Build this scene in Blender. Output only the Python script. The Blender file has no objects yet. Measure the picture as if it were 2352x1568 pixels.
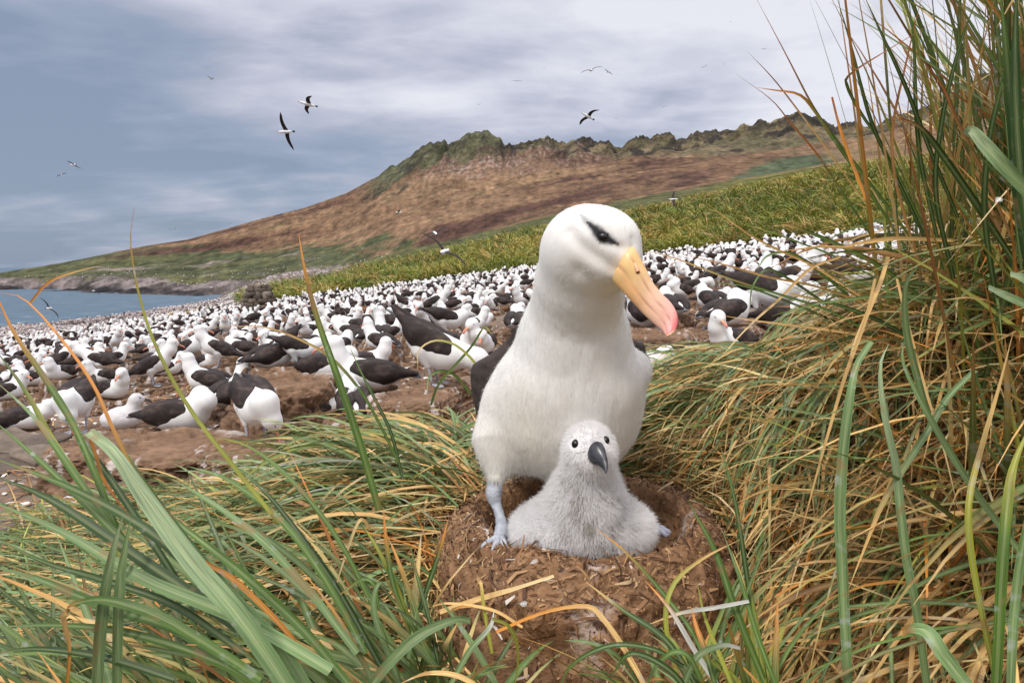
import bpy, math, random
import numpy as np
from mathutils import Vector, Matrix
from mathutils.bvhtree import BVHTree

random.seed(7)
rng = np.random.default_rng(11)
R = math.radians
sc = bpy.context.scene
COL = sc.collection

# ------------------------------------------------------------------ camera, sky, sun, exposure
HC = 7.8                      # camera height above the sea
FP = 1437.0                   # focal length in pixels of a 2352 px wide picture
PITCH = math.atan(170 / FP)
cam_d = bpy.data.cameras.new('camera')
cam = bpy.data.objects.new('camera', cam_d)
COL.objects.link(cam)
cam.location = (0, 0, HC)
cam.rotation_euler = (math.pi / 2 - PITCH, 0, 0)
cam_d.sensor_width = 36
cam_d.lens = 36 * FP / 2352
cam_d.clip_start = 0.02
cam_d.clip_end = 40000
sc.camera = cam

SUN_EL, SUN_AZ = 52, 215       # azimuth: compass, clockwise from +Y
w = bpy.data.worlds.new('World')
sc.world = w
w.use_nodes = True
wn, wl = w.node_tree.nodes, w.node_tree.links
wn.clear()


def N(nodes, t, **kw):
    n = nodes.new(t)
    for k, v in kw.items():
        if k.startswith('i_'):
            key = k[2:]
            key = int(key) if key.isdigit() else key.replace('_', ' ')
            n.inputs[key].default_value = v
        else:
            setattr(n, k, v)
    return n


def math_n(nodes, links, op, a, b=None, clamp=False):
    n = nodes.new('ShaderNodeMath')
    n.operation = op
    n.use_clamp = clamp
    for i, v in enumerate((a, b)):
        if v is None:
            continue
        if isinstance(v, (int, float)):
            n.inputs[i].default_value = v
        else:
            links.new(v, n.inputs[i])
    return n.outputs[0]


def ramp(nodes, links, fac, stops):
    n = nodes.new('ShaderNodeValToRGB')
    e = n.color_ramp.elements
    while len(e) < len(stops):
        e.new(0.5)
    for el, (p, c) in zip(e, stops):
        el.position = p
        el.color = (c[0], c[1], c[2], 1) if not isinstance(c, (int, float)) else (c, c, c, 1)
    if fac is not None:
        links.new(fac, n.inputs[0])
    return n.outputs[0]


def mixc(nodes, links, fac, a, b, mode='MIX'):
    n = nodes.new('ShaderNodeMix')
    n.data_type = 'RGBA'
    n.blend_type = mode
    for i, v in ((0, fac), (6, a), (7, b)):
        if isinstance(v, (int, float)):
            n.inputs[i].default_value = v
        elif isinstance(v, tuple):
            n.inputs[i].default_value = (v[0], v[1], v[2], 1)
        else:
            links.new(v, n.inputs[i])
    return n.outputs[2]


def build_world():
    tc = N(wn, 'ShaderNodeTexCoord')
    sep = N(wn, 'ShaderNodeSeparateXYZ')
    wl.new(tc.outputs['Generated'], sep.inputs[0])
    M = lambda op, a, b=None, c=False: math_n(wn, wl, op, a, b, c)
    z = M('MAXIMUM', sep.outputs[2], 0.0)
    zz = M('ADD', z, 0.16)
    cx = M('DIVIDE', sep.outputs[0], zz)
    cy = M('DIVIDE', sep.outputs[1], zz)
    comb = N(wn, 'ShaderNodeCombineXYZ')
    wl.new(cx, comb.inputs[0]); wl.new(cy, comb.inputs[1])
    # soft sheets of cloud, long along the horizon
    def noise(scale, loc, sx, sy, det, rough, dist=0.0, rot=0.0):
        mp = N(wn, 'ShaderNodeMapping')
        mp.inputs['Scale'].default_value = (sx, sy, 1)
        mp.inputs['Location'].default_value = loc
        mp.inputs['Rotation'].default_value = (0, 0, rot)
        wl.new(comb.outputs[0], mp.inputs[0])
        n = N(wn, 'ShaderNodeTexNoise')
        n.inputs['Scale'].default_value = scale
        n.inputs['Detail'].default_value = det
        n.inputs['Roughness'].default_value = rough
        n.inputs['Distortion'].default_value = dist
        wl.new(mp.outputs[0], n.inputs[0])
        return n.outputs[0]
    big = noise(0.95, SKY_OFF, 0.85, 1.15, 4, 0.5, 0.5, R(-16))
    fine = noise(2.6, (3.1, 7.7, 2.0), 0.75, 1.5, 7, 0.58, 0.6, R(-20))
    mp3 = N(wn, 'ShaderNodeMapping'); mp3.inputs['Scale'].default_value = (2.6, 2.6, 8.5); mp3.inputs['Location'].default_value = (4.2, 1.7, 0.6)
    mp3.inputs['Rotation'].default_value = (0, R(9), 0)
    wl.new(tc.outputs['Generated'], mp3.inputs[0])
    n3 = N(wn, 'ShaderNodeTexNoise'); n3.inputs['Scale'].default_value = 1.0; n3.inputs['Detail'].default_value = 6; n3.inputs['Roughness'].default_value = 0.52; n3.inputs['Distortion'].default_value = 0.25
    wl.new(mp3.outputs[0], n3.inputs[0])
    fac = M('ADD', M('ADD', M('MULTIPLY', big, 0.42), M('MULTIPLY', fine, 0.18)), M('MULTIPLY', n3.outputs[0], 0.48))
    # sheets get thicker and whiter overhead and to the right
    el = M('ADD', M('MULTIPLY', z, 0.62), M('MULTIPLY', M('MULTIPLY', sep.outputs[0], 0.20), 1.0))
    low = M('MULTIPLY', M('SUBTRACT', 1.0, M('DIVIDE', z, 0.15), True), 0.13)
    fac = M('ADD', M('ADD', M('SUBTRACT', fac, 0.11), M('MINIMUM', el, 0.30)), low)
    cloud = ramp(wn, wl, fac, [(0.42, (1.9, 2.35, 3.2)), (0.49, (2.4, 2.82, 3.75)), (0.545, (3.2, 3.42, 4.25)),
                               (0.61, (4.5, 4.6, 5.35)), (0.70, (6.1, 6.1, 6.6))])
    # an overcast sky is brighter overhead than at the horizon
    up = M('MULTIPLY', M('MULTIPLY', M('SUBTRACT', z, 0.42, True), 1.9, True), 1.15)
    lift = N(wn, 'ShaderNodeVectorMath', operation='SCALE')
    wl.new(cloud, lift.inputs[0]); wl.new(M('ADD', up, 1.0), lift.inputs['Scale'])
    cloud = lift.outputs[0]
    sky = N(wn, 'ShaderNodeTexSky')
    sky.sky_type = 'NISHITA'
    sky.sun_disc = False
    sky.sun_elevation = R(SUN_EL)
    sky.sun_rotation = R(SUN_AZ)
    sky.air_density = 1.0
    sky.dust_density = 1.2
    col = mixc(wn, wl, 0.92, sky.outputs[0], cloud)
    bg = N(wn, 'ShaderNodeBackground')
    bg.inputs[1].default_value = 0.1
    wl.new(col, bg.inputs[0])
    out = N(wn, 'ShaderNodeOutputWorld')
    wl.new(bg.outputs[0], out.inputs[0])


SKY_OFF = (1.3, 0.4, 0.0)
build_world()
sun_d = bpy.data.lights.new('sun', 'SUN')
sun_d.energy = 1.5
sun_d.angle = R(10)
sun_d.color = (1.0, 0.94, 0.85)
sun = bpy.data.objects.new('sun', sun_d)
COL.objects.link(sun)
_sd = Vector((math.sin(R(SUN_AZ)) * math.cos(R(SUN_EL)), math.cos(R(SUN_AZ)) * math.cos(R(SUN_EL)), math.sin(R(SUN_EL))))
sun.rotation_euler = _sd.to_track_quat('Z', 'Y').to_euler()
sun.location = (0, -5, 30)
sc.view_settings.view_transform = 'Standard'
sc.view_settings.look = 'None'
sc.view_settings.exposure = 0.48
sc.view_settings.gamma = 1
sc.view_settings.use_curve_mapping = False
sc.render.engine = 'CYCLES'
sc.cycles.max_bounces = 6
sc.cycles.diffuse_bounces = 3
sc.cycles.glossy_bounces = 2
sc.cycles.transmission_bounces = 3
sc.cycles.transparent_max_bounces = 6

# ------------------------------------------------------------------ helpers
CP, SP = math.cos(PITCH), math.sin(PITCH)


def ray(px, py):
    uc, v = (px - 1176) / FP, (784 - py) / FP
    return uc, CP + v * SP, -SP + v * CP


def P(px, py, Y):
    a, b, c = ray(px, py)
    t = Y / b
    return np.array((a * t, Y, HC + c * t))


def proj(p):
    """world points (n,3) -> picture position"""
    p = np.asarray(p, float)
    z = p[..., 2] - HC
    d = p[..., 1] * CP - z * SP
    v = p[..., 1] * SP + z * CP
    d = np.maximum(d, 1e-3)
    return 1176 + FP * p[..., 0] / d, 784 - FP * v / d


def _hash(i, j, k):
    h = (i.astype(np.int64) * 374761393 + j.astype(np.int64) * 668265263 + k.astype(np.int64) * 2147483647) & 0xffffffff
    h = ((h ^ (h >> 13)) * 1274126177) & 0xffffffff
    h = h ^ (h >> 16)
    return (h & 0xffff) / 65535.0


def vnoise(x, y, z=0.0):
    x, y, z = np.broadcast_arrays(np.asarray(x, float), np.asarray(y, float), np.asarray(z, float))
    i, j, k = np.floor(x), np.floor(y), np.floor(z)
    fx, fy, fz = x - i, y - j, z - k
    fx, fy, fz = [t * t * (3 - 2 * t) for t in (fx, fy, fz)]
    r = 0
    for a in (0, 1):
        for b in (0, 1):
            for c in (0, 1):
                wgt = (fx if a else 1 - fx) * (fy if b else 1 - fy) * (fz if c else 1 - fz)
                r = r + wgt * _hash(i + a, j + b, k + c)
    return r * 2 - 1


def fbm(x, y, z=0.0, o=4, g=0.5):
    r, a, s = 0, 1.0, 0
    for n in range(o):
        f = 2.03 ** n
        r = r + a * vnoise(np.asarray(x) * f + 17.3 * n, np.asarray(y) * f - 9.1 * n, np.asarray(z) * f + 3.7 * n)
        s += a
        a *= g
    return r / s


def sstep(a, b, x):
    t = np.clip((x - a) / (b - a), 0, 1)
    return t * t * (3 - 2 * t)


def new_mesh(name, V, F, mat, col=None, smooth=True, uv=None):
    V = np.asarray(V, np.float32)
    F = np.asarray(F, np.int32)
    me = bpy.data.meshes.new(name)
    k = F.shape[1]
    me.vertices.add(len(V)); me.vertices.foreach_set('co', V.ravel())
    me.loops.add(F.size); me.loops.foreach_set('vertex_index', F.ravel())
    me.polygons.add(len(F))
    me.polygons.foreach_set('loop_start', np.arange(len(F), dtype=np.int32) * k)
    me.polygons.foreach_set('loop_total', np.full(len(F), k, np.int32))
    me.polygons.foreach_set('use_smooth', np.full(len(F), smooth))
    if col is not None:
        at = me.attributes.new('Col', 'FLOAT_COLOR', 'POINT')
        c = np.ones((len(V), 4), np.float32)
        c[:, :3] = np.clip(col, 0, 1)
        at.data.foreach_set('color', c.ravel())
    if uv is not None:
        at = me.attributes.new('strip', 'FLOAT_VECTOR', 'POINT')
        u = np.zeros((len(V), 3), np.float32)
        u[:, :2] = uv
        at.data.foreach_set('vector', u.ravel())
    if mat is not None:
        me.materials.append(mat)
    me.update(calc_edges=True)
    me.validate()
    return me


def link(name, me, parent=None, loc=None, kind=None, label=None, cat=None, group=None):
    o = bpy.data.objects.new(name, me)
    COL.objects.link(o)
    if parent is not None:
        o.parent = parent
    if loc is not None:
        o.location = tuple(float(v) for v in loc)
    tag(o, label, cat, group, kind)
    return o


def tag(o, label=None, cat=None, group=None, kind=None):
    if label: o['label'] = label
    if cat: o['category'] = cat
    if group: o['group'] = group
    if kind: o['kind'] = kind


def thing(name, loc, label, cat, group=None, rz=0.0):
    o = bpy.data.objects.new(name, None)
    COL.objects.link(o)
    o.empty_display_size = 0.05
    o.location = tuple(float(v) for v in loc)
    o.rotation_euler = (0, 0, rz)
    tag(o, label, cat, group)
    return o


def part(name, V, F, mat, parent, base, col=None, smooth=True, kind=None, uv=None, label=None):
    """mesh given in world coordinates, stored relative to its thing's base"""
    me = new_mesh(name, np.asarray(V) - np.asarray(base), F, mat, col, smooth, uv)
    return link(name, me, parent, kind=kind, label=label)


def copy_tree(o, parent=None):
    c = o.copy()
    COL.objects.link(c)
    if parent is not None:
        c.parent = parent
    for ch in o.children:
        copy_tree(ch, c)
    return c


# --- smooth bodies from blended round cones and ellipsoids
def rot_m(rx=0, ry=0, rz=0):
    return np.array(Matrix.Rotation(rz, 3, 'Z') @ Matrix.Rotation(ry, 3, 'Y') @ Matrix.Rotation(rx, 3, 'X'))


def prim_d(p, pr):
    if pr[0] == 'c':
        _, a, b, ra, rb = pr[:5]
        a = np.asarray(a, np.float32); b = np.asarray(b, np.float32)
        ba = b - a
        h = np.clip((p - a) @ ba / max(float(ba @ ba), 1e-9), 0, 1)
        q = p - a - h[:, None] * ba
        return np.sqrt((q * q).sum(1)) - (ra + (rb - ra) * h)
    _, c, r, M = pr[:4]
    q = p - np.asarray(c, np.float32)
    if M is not None:
        q = q @ np.asarray(M, np.float32)
    r = np.asarray(r, np.float32)
    k0 = np.sqrt(((q / r) ** 2).sum(1)) + 1e-6
    k1 = np.sqrt(((q / (r * r)) ** 2).sum(1)) + 1e-6
    return k0 * (k0 - 1) / k1


def sdf(prims, k):
    def fn(p):
        p = np.asarray(p, np.float32)
        d = None
        for pr in prims:
            e = prim_d(p, pr)
            kk = pr[-1] if isinstance(pr[-1], dict) else {}
            kk = kk.get('k', k)
            if d is None:
                d = e
            else:
                h = np.clip(0.5 + 0.5 * (e - d) / kk, 0, 1)
                d = d * h + e * (1 - h) - kk * h * (1 - h)
                # (d where h=1, e where h=0)
        return d
    return fn


def prim_bounds(prims, pad):
    lo, hi = np.full(3, 1e9), np.full(3, -1e9)
    for pr in prims:
        if pr[0] == 'c':
            for q, r in ((pr[1], pr[3]), (pr[2], pr[4])):
                lo = np.minimum(lo, np.asarray(q) - r); hi = np.maximum(hi, np.asarray(q) + r)
        else:
            r = max(pr[2])
            rr = np.asarray(pr[2]) if pr[3] is None else np.full(3, r)
            lo = np.minimum(lo, np.asarray(pr[1]) - rr); hi = np.maximum(hi, np.asarray(pr[1]) + rr)
    return lo - pad, hi + pad


def surf_net(fn, lo, hi, h, proj_it=3):
    n = np.ceil((hi - lo) / h).astype(int) + 2
    ax = [lo[i] + h * np.arange(n[i]) for i in range(3)]
    G = np.stack(np.meshgrid(*ax, indexing='ij'), -1).reshape(-1, 3).astype(np.float32)
    Fv = np.concatenate([fn(G[i:i + 400000]) for i in range(0, len(G), 400000)]).reshape(n)
    S = Fv < 0
    cor = [(a, b, c) for a in (0, 1) for b in (0, 1) for c in (0, 1)]
    cnt = sum(S[a:n[0] - 1 + a, b:n[1] - 1 + b, c:n[2] - 1 + c].astype(np.int8) for a, b, c in cor)
    act = (cnt > 0) & (cnt < 8)
    I = np.argwhere(act)
    idx = np.full(act.shape, -1, np.int64)
    idx[act] = np.arange(len(I))
    cv = {c: Fv[I[:, 0] + c[0], I[:, 1] + c[1], I[:, 2] + c[2]] for c in cor}
    acc = np.zeros((len(I), 3)); num = np.zeros(len(I))
    for a in cor:
        for axn in range(3):
            if a[axn] == 0:
                b = list(a); b[axn] = 1; b = tuple(b)
                va, vb = cv[a], cv[b]
                x = (va < 0) != (vb < 0)
                t = np.where(x, va / np.where(x, va - vb, 1), 0)
                pnt = np.tile(np.array(a, float), (len(I), 1)); pnt[:, axn] = t
                acc += pnt * x[:, None]; num += x
    V = lo + h * (I + acc / num[:, None])
    quads = []
    for axn in range(3):
        o1, o2 = [(1, 2), (2, 0), (0, 1)][axn]
        sl0 = [slice(1, None)] * 3; sl1 = [slice(1, None)] * 3
        sl0[axn] = slice(0, n[axn] - 1); sl1[axn] = slice(1, n[axn])
        s0, s1 = S[tuple(sl0)], S[tuple(sl1)]
        e = np.argwhere(s0 != s1)
        if not len(e): continue
        flip = s0[tuple(e.T)]
        off = np.ones(3, int); off[axn] = 0
        e = e + off
        d1 = np.zeros(3, int); d1[o1] = 1
        d2 = np.zeros(3, int); d2[o2] = 1
        ok = np.all(e < (n - 1), axis=1)
        e, flip = e[ok], flip[ok]
        g = lambda q: idx[q[:, 0], q[:, 1], q[:, 2]]
        q = np.stack([g(e - d1 - d2), g(e - d2), g(e), g(e - d1)], 1)
        q[~flip] = q[~flip][:, ::-1]
        quads.append(q)
    F = np.concatenate(quads)
    F = F[(F >= 0).all(1)]
    V = project(fn, V, proj_it, h)
    return V, F


def grad(fn, V, e=1e-3):
    g = np.zeros((len(V), 3))
    for i in range(3):
        d = np.zeros(3); d[i] = e
        g[:, i] = fn(V + d) - fn(V - d)
    return g / (np.linalg.norm(g, axis=1)[:, None] + 1e-9)


def project(fn, V, it, h):
    V = np.array(V, float)
    for _ in range(it):
        d = np.clip(fn(V), -h, h)
        V -= 0.9 * d[:, None] * grad(fn, V, max(1e-3, h * 0.2))
    return V


def subdiv(V, F):
    E = np.concatenate([np.stack([F[:, i], F[:, (i + 1) % 4]], 1) for i in range(4)])
    Es = np.sort(E, 1)
    key = Es[:, 0].astype(np.int64) * len(V) + Es[:, 1]
    u, inv = np.unique(key, return_inverse=True)
    mid = (V[u // len(V)] + V[u % len(V)]) / 2
    ctr = V[F].mean(1)
    nv, nf, ne = len(V), len(F), len(u)
    inv = inv.reshape(4, nf) + nv
    c = nv + ne + np.arange(nf)
    Q = []
    for i in range(4):
        Q.append(np.stack([F[:, i], inv[i], c, inv[(i - 1) % 4]], 1))
    return np.concatenate([V, mid, ctr]), np.concatenate(Q)


def loft(rings):
    """rings (m,n,3) closed around -> V,F with end caps as quads fans to a centre"""
    rings = np.asarray(rings)
    m, n, _ = rings.shape
    V = rings.reshape(-1, 3)
    F = []
    j = np.arange(n)
    for i in range(m - 1):
        F.append(np.stack([i * n + j, i * n + (j + 1) % n, (i + 1) * n + (j + 1) % n, (i + 1) * n + j], 1))
    F = np.concatenate(F)
    c0, c1 = len(V), len(V) + 1
    V = np.concatenate([V, rings[0].mean(0)[None], rings[-1].mean(0)[None]])
    k = np.arange(0, n, 2)
    F = np.concatenate([F, np.stack([np.full(len(k), c0), (k + 2) % n, (k + 1) % n, k], 1),
                        np.stack([np.full(len(k), c1), (m - 1) * n + k, (m - 1) * n + (k + 1) % n, (m - 1) * n + (k + 2) % n], 1)])
    return V, F


def tube(pts, rad, n=8, flat=1.0):
    pts = np.asarray(pts, float)
    T = np.gradient(pts, axis=0)
    T /= np.linalg.norm(T, axis=1)[:, None] + 1e-9
    ref = np.array((0.13, 0.2, 1.0)) if abs(T[0][2]) < 0.9 else np.array((0.0, 1.0, 0.1))
    A = np.cross(T, ref); A /= np.linalg.norm(A, axis=1)[:, None] + 1e-9
    B = np.cross(T, A)
    a = np.linspace(0, 2 * np.pi, n, endpoint=False)
    rad = np.broadcast_to(np.asarray(rad, float), (len(pts),))
    rings = pts[:, None] + rad[:, None, None] * (np.cos(a)[None, :, None] * A[:, None] + flat * np.sin(a)[None, :, None] * B[:, None])
    return loft(rings)


def spline(pts, n):
    pts = np.asarray(pts, float)
    if len(pts) == 2:
        t = np.linspace(0, 1, n)[:, None]
        return pts[0] * (1 - t) + pts[1] * t
    q = np.vstack([2 * pts[0] - pts[1], pts, 2 * pts[-1] - pts[-2]])
    m = len(pts) - 1
    out = []
    for s in np.linspace(0, m - 1e-6, n):
        i = int(s); t = s - i
        p0, p1, p2, p3 = q[i], q[i + 1], q[i + 2], q[i + 3]
        out.append(0.5 * ((2 * p1) + (-p0 + p2) * t + (2 * p0 - 5 * p1 + 4 * p2 - p3) * t * t + (-p0 + 3 * p1 - 3 * p2 + p3) * t ** 3))
    return np.array(out)


def join(lst):
    V, F, C, o = [], [], [], 0
    for item in lst:
        v, f = item[0], item[1]
        V.append(v); F.append(np.asarray(f) + o); o += len(v)
        if len(item) > 2: C.append(np.broadcast_to(item[2], (len(v), 3)))
    return np.concatenate(V), np.concatenate(F), (np.concatenate(C) if C else None)


# ------------------------------------------------------------------ materials
def mat_base(name):
    m = bpy.data.materials.new(name)
    m.use_nodes = True
    nt = m.node_tree
    return m, nt.nodes, nt.links, nt.nodes['Principled BSDF']


def surf_mat(name, color=None, rough=0.8, noise=0.25, nscale=20, bump=0.3, bscale=None, bdist=0.004, stretch=(1, 1, 1), spec=0.3,
             coord='Object', sheen=0.0, transl=0.0, sss=0.0):
    m, n, l, b = mat_base(name)
    tc = N(n, 'ShaderNodeTexCoord')
    mp = N(n, 'ShaderNodeMapping'); mp.inputs['Scale'].default_value = stretch
    l.new(tc.outputs[coord], mp.inputs[0])
    nz = N(n, 'ShaderNodeTexNoise'); nz.inputs['Scale'].default_value = nscale; nz.inputs['Detail'].default_value = 5
    l.new(mp.outputs[0], nz.inputs[0])
    if color is None:
        at = N(n, 'ShaderNodeAttribute'); at.attribute_name = 'Col'
        c = at.outputs[0]
    else:
        c = color
    v = ramp(n, l, nz.outputs[0], [(0.25, 1 - noise), (0.75, 1 + noise * 0.6)])
    cc = mixc(n, l, 1.0, c, v, 'MULTIPLY')
    l.new(cc, b.inputs['Base Color'])
    b.inputs['Roughness'].default_value = rough
    b.inputs['Specular IOR Level'].default_value = spec
    if sheen:
        b.inputs['Sheen Weight'].default_value = sheen
        b.inputs['Sheen Roughness'].default_value = 0.5
    if sss:
        b.inputs['Subsurface Weight'].default_value = sss
        b.inputs['Subsurface Radius'].default_value = (0.01, 0.006, 0.004)
    if bump:
        nb = nz
        if bscale:
            nb = N(n, 'ShaderNodeTexNoise'); nb.inputs['Scale'].default_value = bscale; nb.inputs['Detail'].default_value = 6
            nb.inputs['Roughness'].default_value = 0.6
            l.new(mp.outputs[0], nb.inputs[0])
        bp = N(n, 'ShaderNodeBump'); bp.inputs['Strength'].default_value = bump; bp.inputs['Distance'].default_value = bdist
        l.new(nb.outputs[0], bp.inputs['Height'])
        l.new(bp.outputs[0], b.inputs['Normal'])
    if transl:
        tr = N(n, 'ShaderNodeBsdfTranslucent')
        l.new(cc, tr.inputs[0])
        mx = N(n, 'ShaderNodeMixShader'); mx.inputs[0].default_value = transl
        l.new(b.outputs[0], mx.inputs[1]); l.new(tr.outputs[0], mx.inputs[2])
        l.new(mx.outputs[0], n['Material Output'].inputs[0])
    return m


def srgb(r, g, b):
    f = lambda c: ((c / 255 + 0.055) / 1.055) ** 2.4 if c > 10 else c / 255 / 12.92
    return np.array((f(r), f(g), f(b)))


def grass_material():
    m, n, l, b = mat_base('grass_leaf')
    at = N(n, 'ShaderNodeAttribute'); at.attribute_name = 'Col'
    st = N(n, 'ShaderNodeAttribute'); st.attribute_name = 'strip'
    geo = N(n, 'ShaderNodeTexCoord')
    # long veins
    mp = N(n, 'ShaderNodeMapping'); mp.inputs['Scale'].default_value = (11, 0.5, 1)
    l.new(st.outputs['Vector'], mp.inputs[0])
    v = N(n, 'ShaderNodeTexNoise'); v.inputs['Scale'].default_value = 1.0; v.inputs['Detail'].default_value = 2
    l.new(mp.outputs[0], v.inputs[0])
    vein = ramp(n, l, v.outputs[0], [(0.3, 0.58), (0.7, 1.3)])
    c = mixc(n, l, 1.0, at.outputs[0], vein, 'MULTIPLY')
    # stains, whitish guano flecks
    g = N(n, 'ShaderNodeTexNoise'); g.inputs['Scale'].default_value = 60; g.inputs['Detail'].default_value = 4
    l.new(geo.outputs['Object'], g.inputs[0])
    g2 = N(n, 'ShaderNodeTexNoise'); g2.inputs['Scale'].default_value = 7; g2.inputs['Detail'].default_value = 2
    l.new(geo.outputs['Object'], g2.inputs[0])
    gm = math_n(n, l, 'ADD', g.outputs[0], math_n(n, l, 'MULTIPLY', g2.outputs[0], 0.7))
    f = ramp(n, l, math_n(n, l, 'MULTIPLY', gm, 0.6), [(0.60, 0.0), (0.68, 0.55)])
    c = mixc(n, l, f, c, (0.42, 0.44, 0.42))
    g3 = N(n, 'ShaderNodeTexNoise'); g3.inputs['Scale'].default_value = 26; g3.inputs['Detail'].default_value = 3
    l.new(geo.outputs['Object'], g3.inputs[0])
    c = mixc(n, l, ramp(n, l, g3.outputs[0], [(0.60, 0.0), (0.68, 0.6)]), c, (0.30, 0.17, 0.07))
    v2 = ramp(n, l, g2.outputs[0], [(0.3, 0.75), (0.7, 1.2)])
    c = mixc(n, l, 1.0, c, v2, 'MULTIPLY')
    l.new(c, b.inputs['Base Color'])
    b.inputs['Roughness'].default_value = 0.5
    b.inputs['Specular IOR Level'].default_value = 0.35
    tr = N(n, 'ShaderNodeBsdfTranslucent'); l.new(c, tr.inputs[0])
    mx = N(n, 'ShaderNodeMixShader'); mx.inputs[0].default_value = 0.14
    l.new(b.outputs[0], mx.inputs[1]); l.new(tr.outputs[0], mx.inputs[2])
    l.new(mx.outputs[0], n['Material Output'].inputs[0])
    return m


M_grass = grass_material()
M_straw = surf_mat('straw', None, 0.75, 0.25, 60, 0.0)
M_white = surf_mat('white_feathers', None, 0.85, 0.05, 30, 0.22, 160, 0.003, (1, 1, 0.3), 0.15, sheen=0.15)
M_dark = surf_mat('dark_feathers', None, 0.7, 0.35, 35, 0.4, 60, 0.01, (0.5, 1, 1), 0.2)
M_bill = surf_mat('bill_horn', None, 0.38, 0.07, 60, 0.12, 120, 0.001, spec=0.45, sss=0.15)
M_darkbill = surf_mat('dark_horn', None, 0.3, 0.2, 80, 0.15, 160, 0.001, spec=0.5)
M_skin = surf_mat('leg_skin', None, 0.55, 0.2, 90, 0.7, 260, 0.003)
M_eye = surf_mat('eye_glass', (0.006, 0.004, 0.004), 0.12, 0.0, 10, 0, spec=0.6)
M_down = surf_mat('chick_down', None, 0.9, 0.1, 120, 0.0, sheen=0.1)
# ------------------------------------------------------------------ terrain
def plane_z(x, y):
    return HC - 1.06 + 0.13 * x + 0.013 * y


SKY = np.array([(-900, 700), (-60, 640), (0, 627), (60, 617), (110, 610), (200, 592), (330, 565), (430, 550), (520, 525), (600, 502), (700, 477), (796, 443), (846, 416), (870, 405), (880, 395),
    (900, 379), (910, 384), (925, 372), (944, 361), (969, 334), (980, 331), (989, 322), (996, 328), (1004, 326), (1012, 329), (1021, 319), (1029, 334), (1048, 326), (1073, 309), (1084, 307), (1093, 300),
    (1105, 303), (1118, 298), (1130, 308), (1142, 314), (1150, 320), (1157, 332), (1164, 333), (1170, 326), (1175, 337), (1207, 334), (1222, 323), (1241, 315), (1250, 318), (1259, 312), (1268, 321), (1281, 329),
    (1301, 330), (1318, 323), (1335, 319), (1347, 324), (1360, 322), (1372, 330), (1390, 335), (1400, 333), (1414, 341), (1430, 339), (1445, 326), (1459, 317), (1470, 318), (1484, 314), (1495, 320), (1509, 317),
    (1522, 309), (1533, 312), (1540, 309), (1548, 317), (1553, 331), (1568, 330), (1585, 317), (1602, 307), (1610, 313), (1617, 311), (1630, 306), (1642, 303), (1648, 311), (1657, 312), (1672, 303), (1687, 297),
    (1700, 289), (1712, 285), (1725, 286), (1740, 281), (1761, 280), (1775, 276), (1791, 270), (1806, 262), (1820, 259), (1836, 263), (1850, 262), (1870, 270), (1885, 275), (1900, 290), (1918, 303),
    (1930, 296), (1959, 292), (1985, 297), (2010, 294), (2040, 288), (2070, 279), (2100, 262), (2136, 249), (2170, 232), (2198, 218), (2225, 204), (2248, 188), (2300, 168), (2352, 150), (2600, 60), (3400, -60)], float)

# knots per station: (distance, picture height) or ('z', distance, height above the sea)
def Z(d, z): return ('z', d, z)
ST = {
    -900: [28, Z(40, 3.4), Z(55, -0.3), Z(100, -3), Z(200, -3), Z(300, -3), Z(400, -3), 450],
    -60: [30, Z(45, 3.3), (0, 758), Z(150, -2.5), Z(215, -1), (235, 655), (255, 650), 275],
    0: [31, (48, 778), (0, 752), Z(150, -2.5), (0, 664), (250, 641), (300, 633), 330],
    120: [33, (50, 768), (0, 742), Z(140, -2.5), (0, 665), (240, 640), (300, 617), 350],
    250: [35, (50, 757), (0, 728), Z(140, -2.5), (0, 671), (225, 636), (320, 605), 380],
    400: [38, (50, 728), (0, 705), Z(150, -2), (0, 676), (215, 645), (330, 600), 420],
    490: [40, (52, 710), (0, 690), Z(148, -1), (0, 682), (215, 650), (330, 590), 440],
    545: [41, (52, 697), (118, 672), (140, 666), (170, 662), (215, 649), (335, 583), 446],
    600: [42, (54, 684), (110, 662), (150, 655), (190, 650), (220, 638), (340, 575), 452],
    770: [43, (70, 641), (110, 639), (150, 637), (200, 631), (230, 615), (350, 545), 480],
    1000: [45, (85, 590), (120, 585), (160, 578), (200, 570), (240, 555), (390, 440), 520],
    1240: [46, (90, 535), (120, 525), (160, 515), (200, 505), (240, 495), (400, 400), 520],
    1480: [40, (85, 490), (110, 480), (150, 468), (200, 455), (250, 443), (400, 370), 520],
    1700: [34, (80, 445), (110, 435), (150, 425), (200, 415), (250, 405), (400, 340), 500],
    1900: [30, (70, 400), (100, 395), (140, 388), (190, 380), (240, 370), (380, 320), 480],
    2352: [24, (60, 370), (90, 360), (130, 345), (170, 325), (210, 300), (330, 200), 430],
    3400: [20, (50, 340), (80, 330), (110, 300), (150, 280), (200, 200), (300, 60), 420],
}


def station_table():
    pxs = sorted(ST)
    rows = []
    for px in pxs:
        K = ST[px]
        kn = []
        u = ray(px, 650)[0] / ray(px, 650)[1]
        yc = K[0]
        kn.append((yc, plane_z(u * yc, yc)))
        for q in K[1:-1]:
            if q[0] == 'z':
                kn.append((q[1], q[2]))
            else:
                a, b, c = ray(px, q[1])
                Y = q[0] if q[0] else -HC / (c / b)
                kn.append((Y, HC + c / b * Y))
        Yr = K[-1]
        py = np.interp(px, SKY[:, 0], SKY[:, 1])
        a, b, c = ray(px, py)
        kn.append((Yr, HC + c / b * Yr))
        rows.append([u] + [v for t in kn for v in t])
    T = np.array(rows)
    return T[:, 0], T[:, 1::2], T[:, 2::2]


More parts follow.
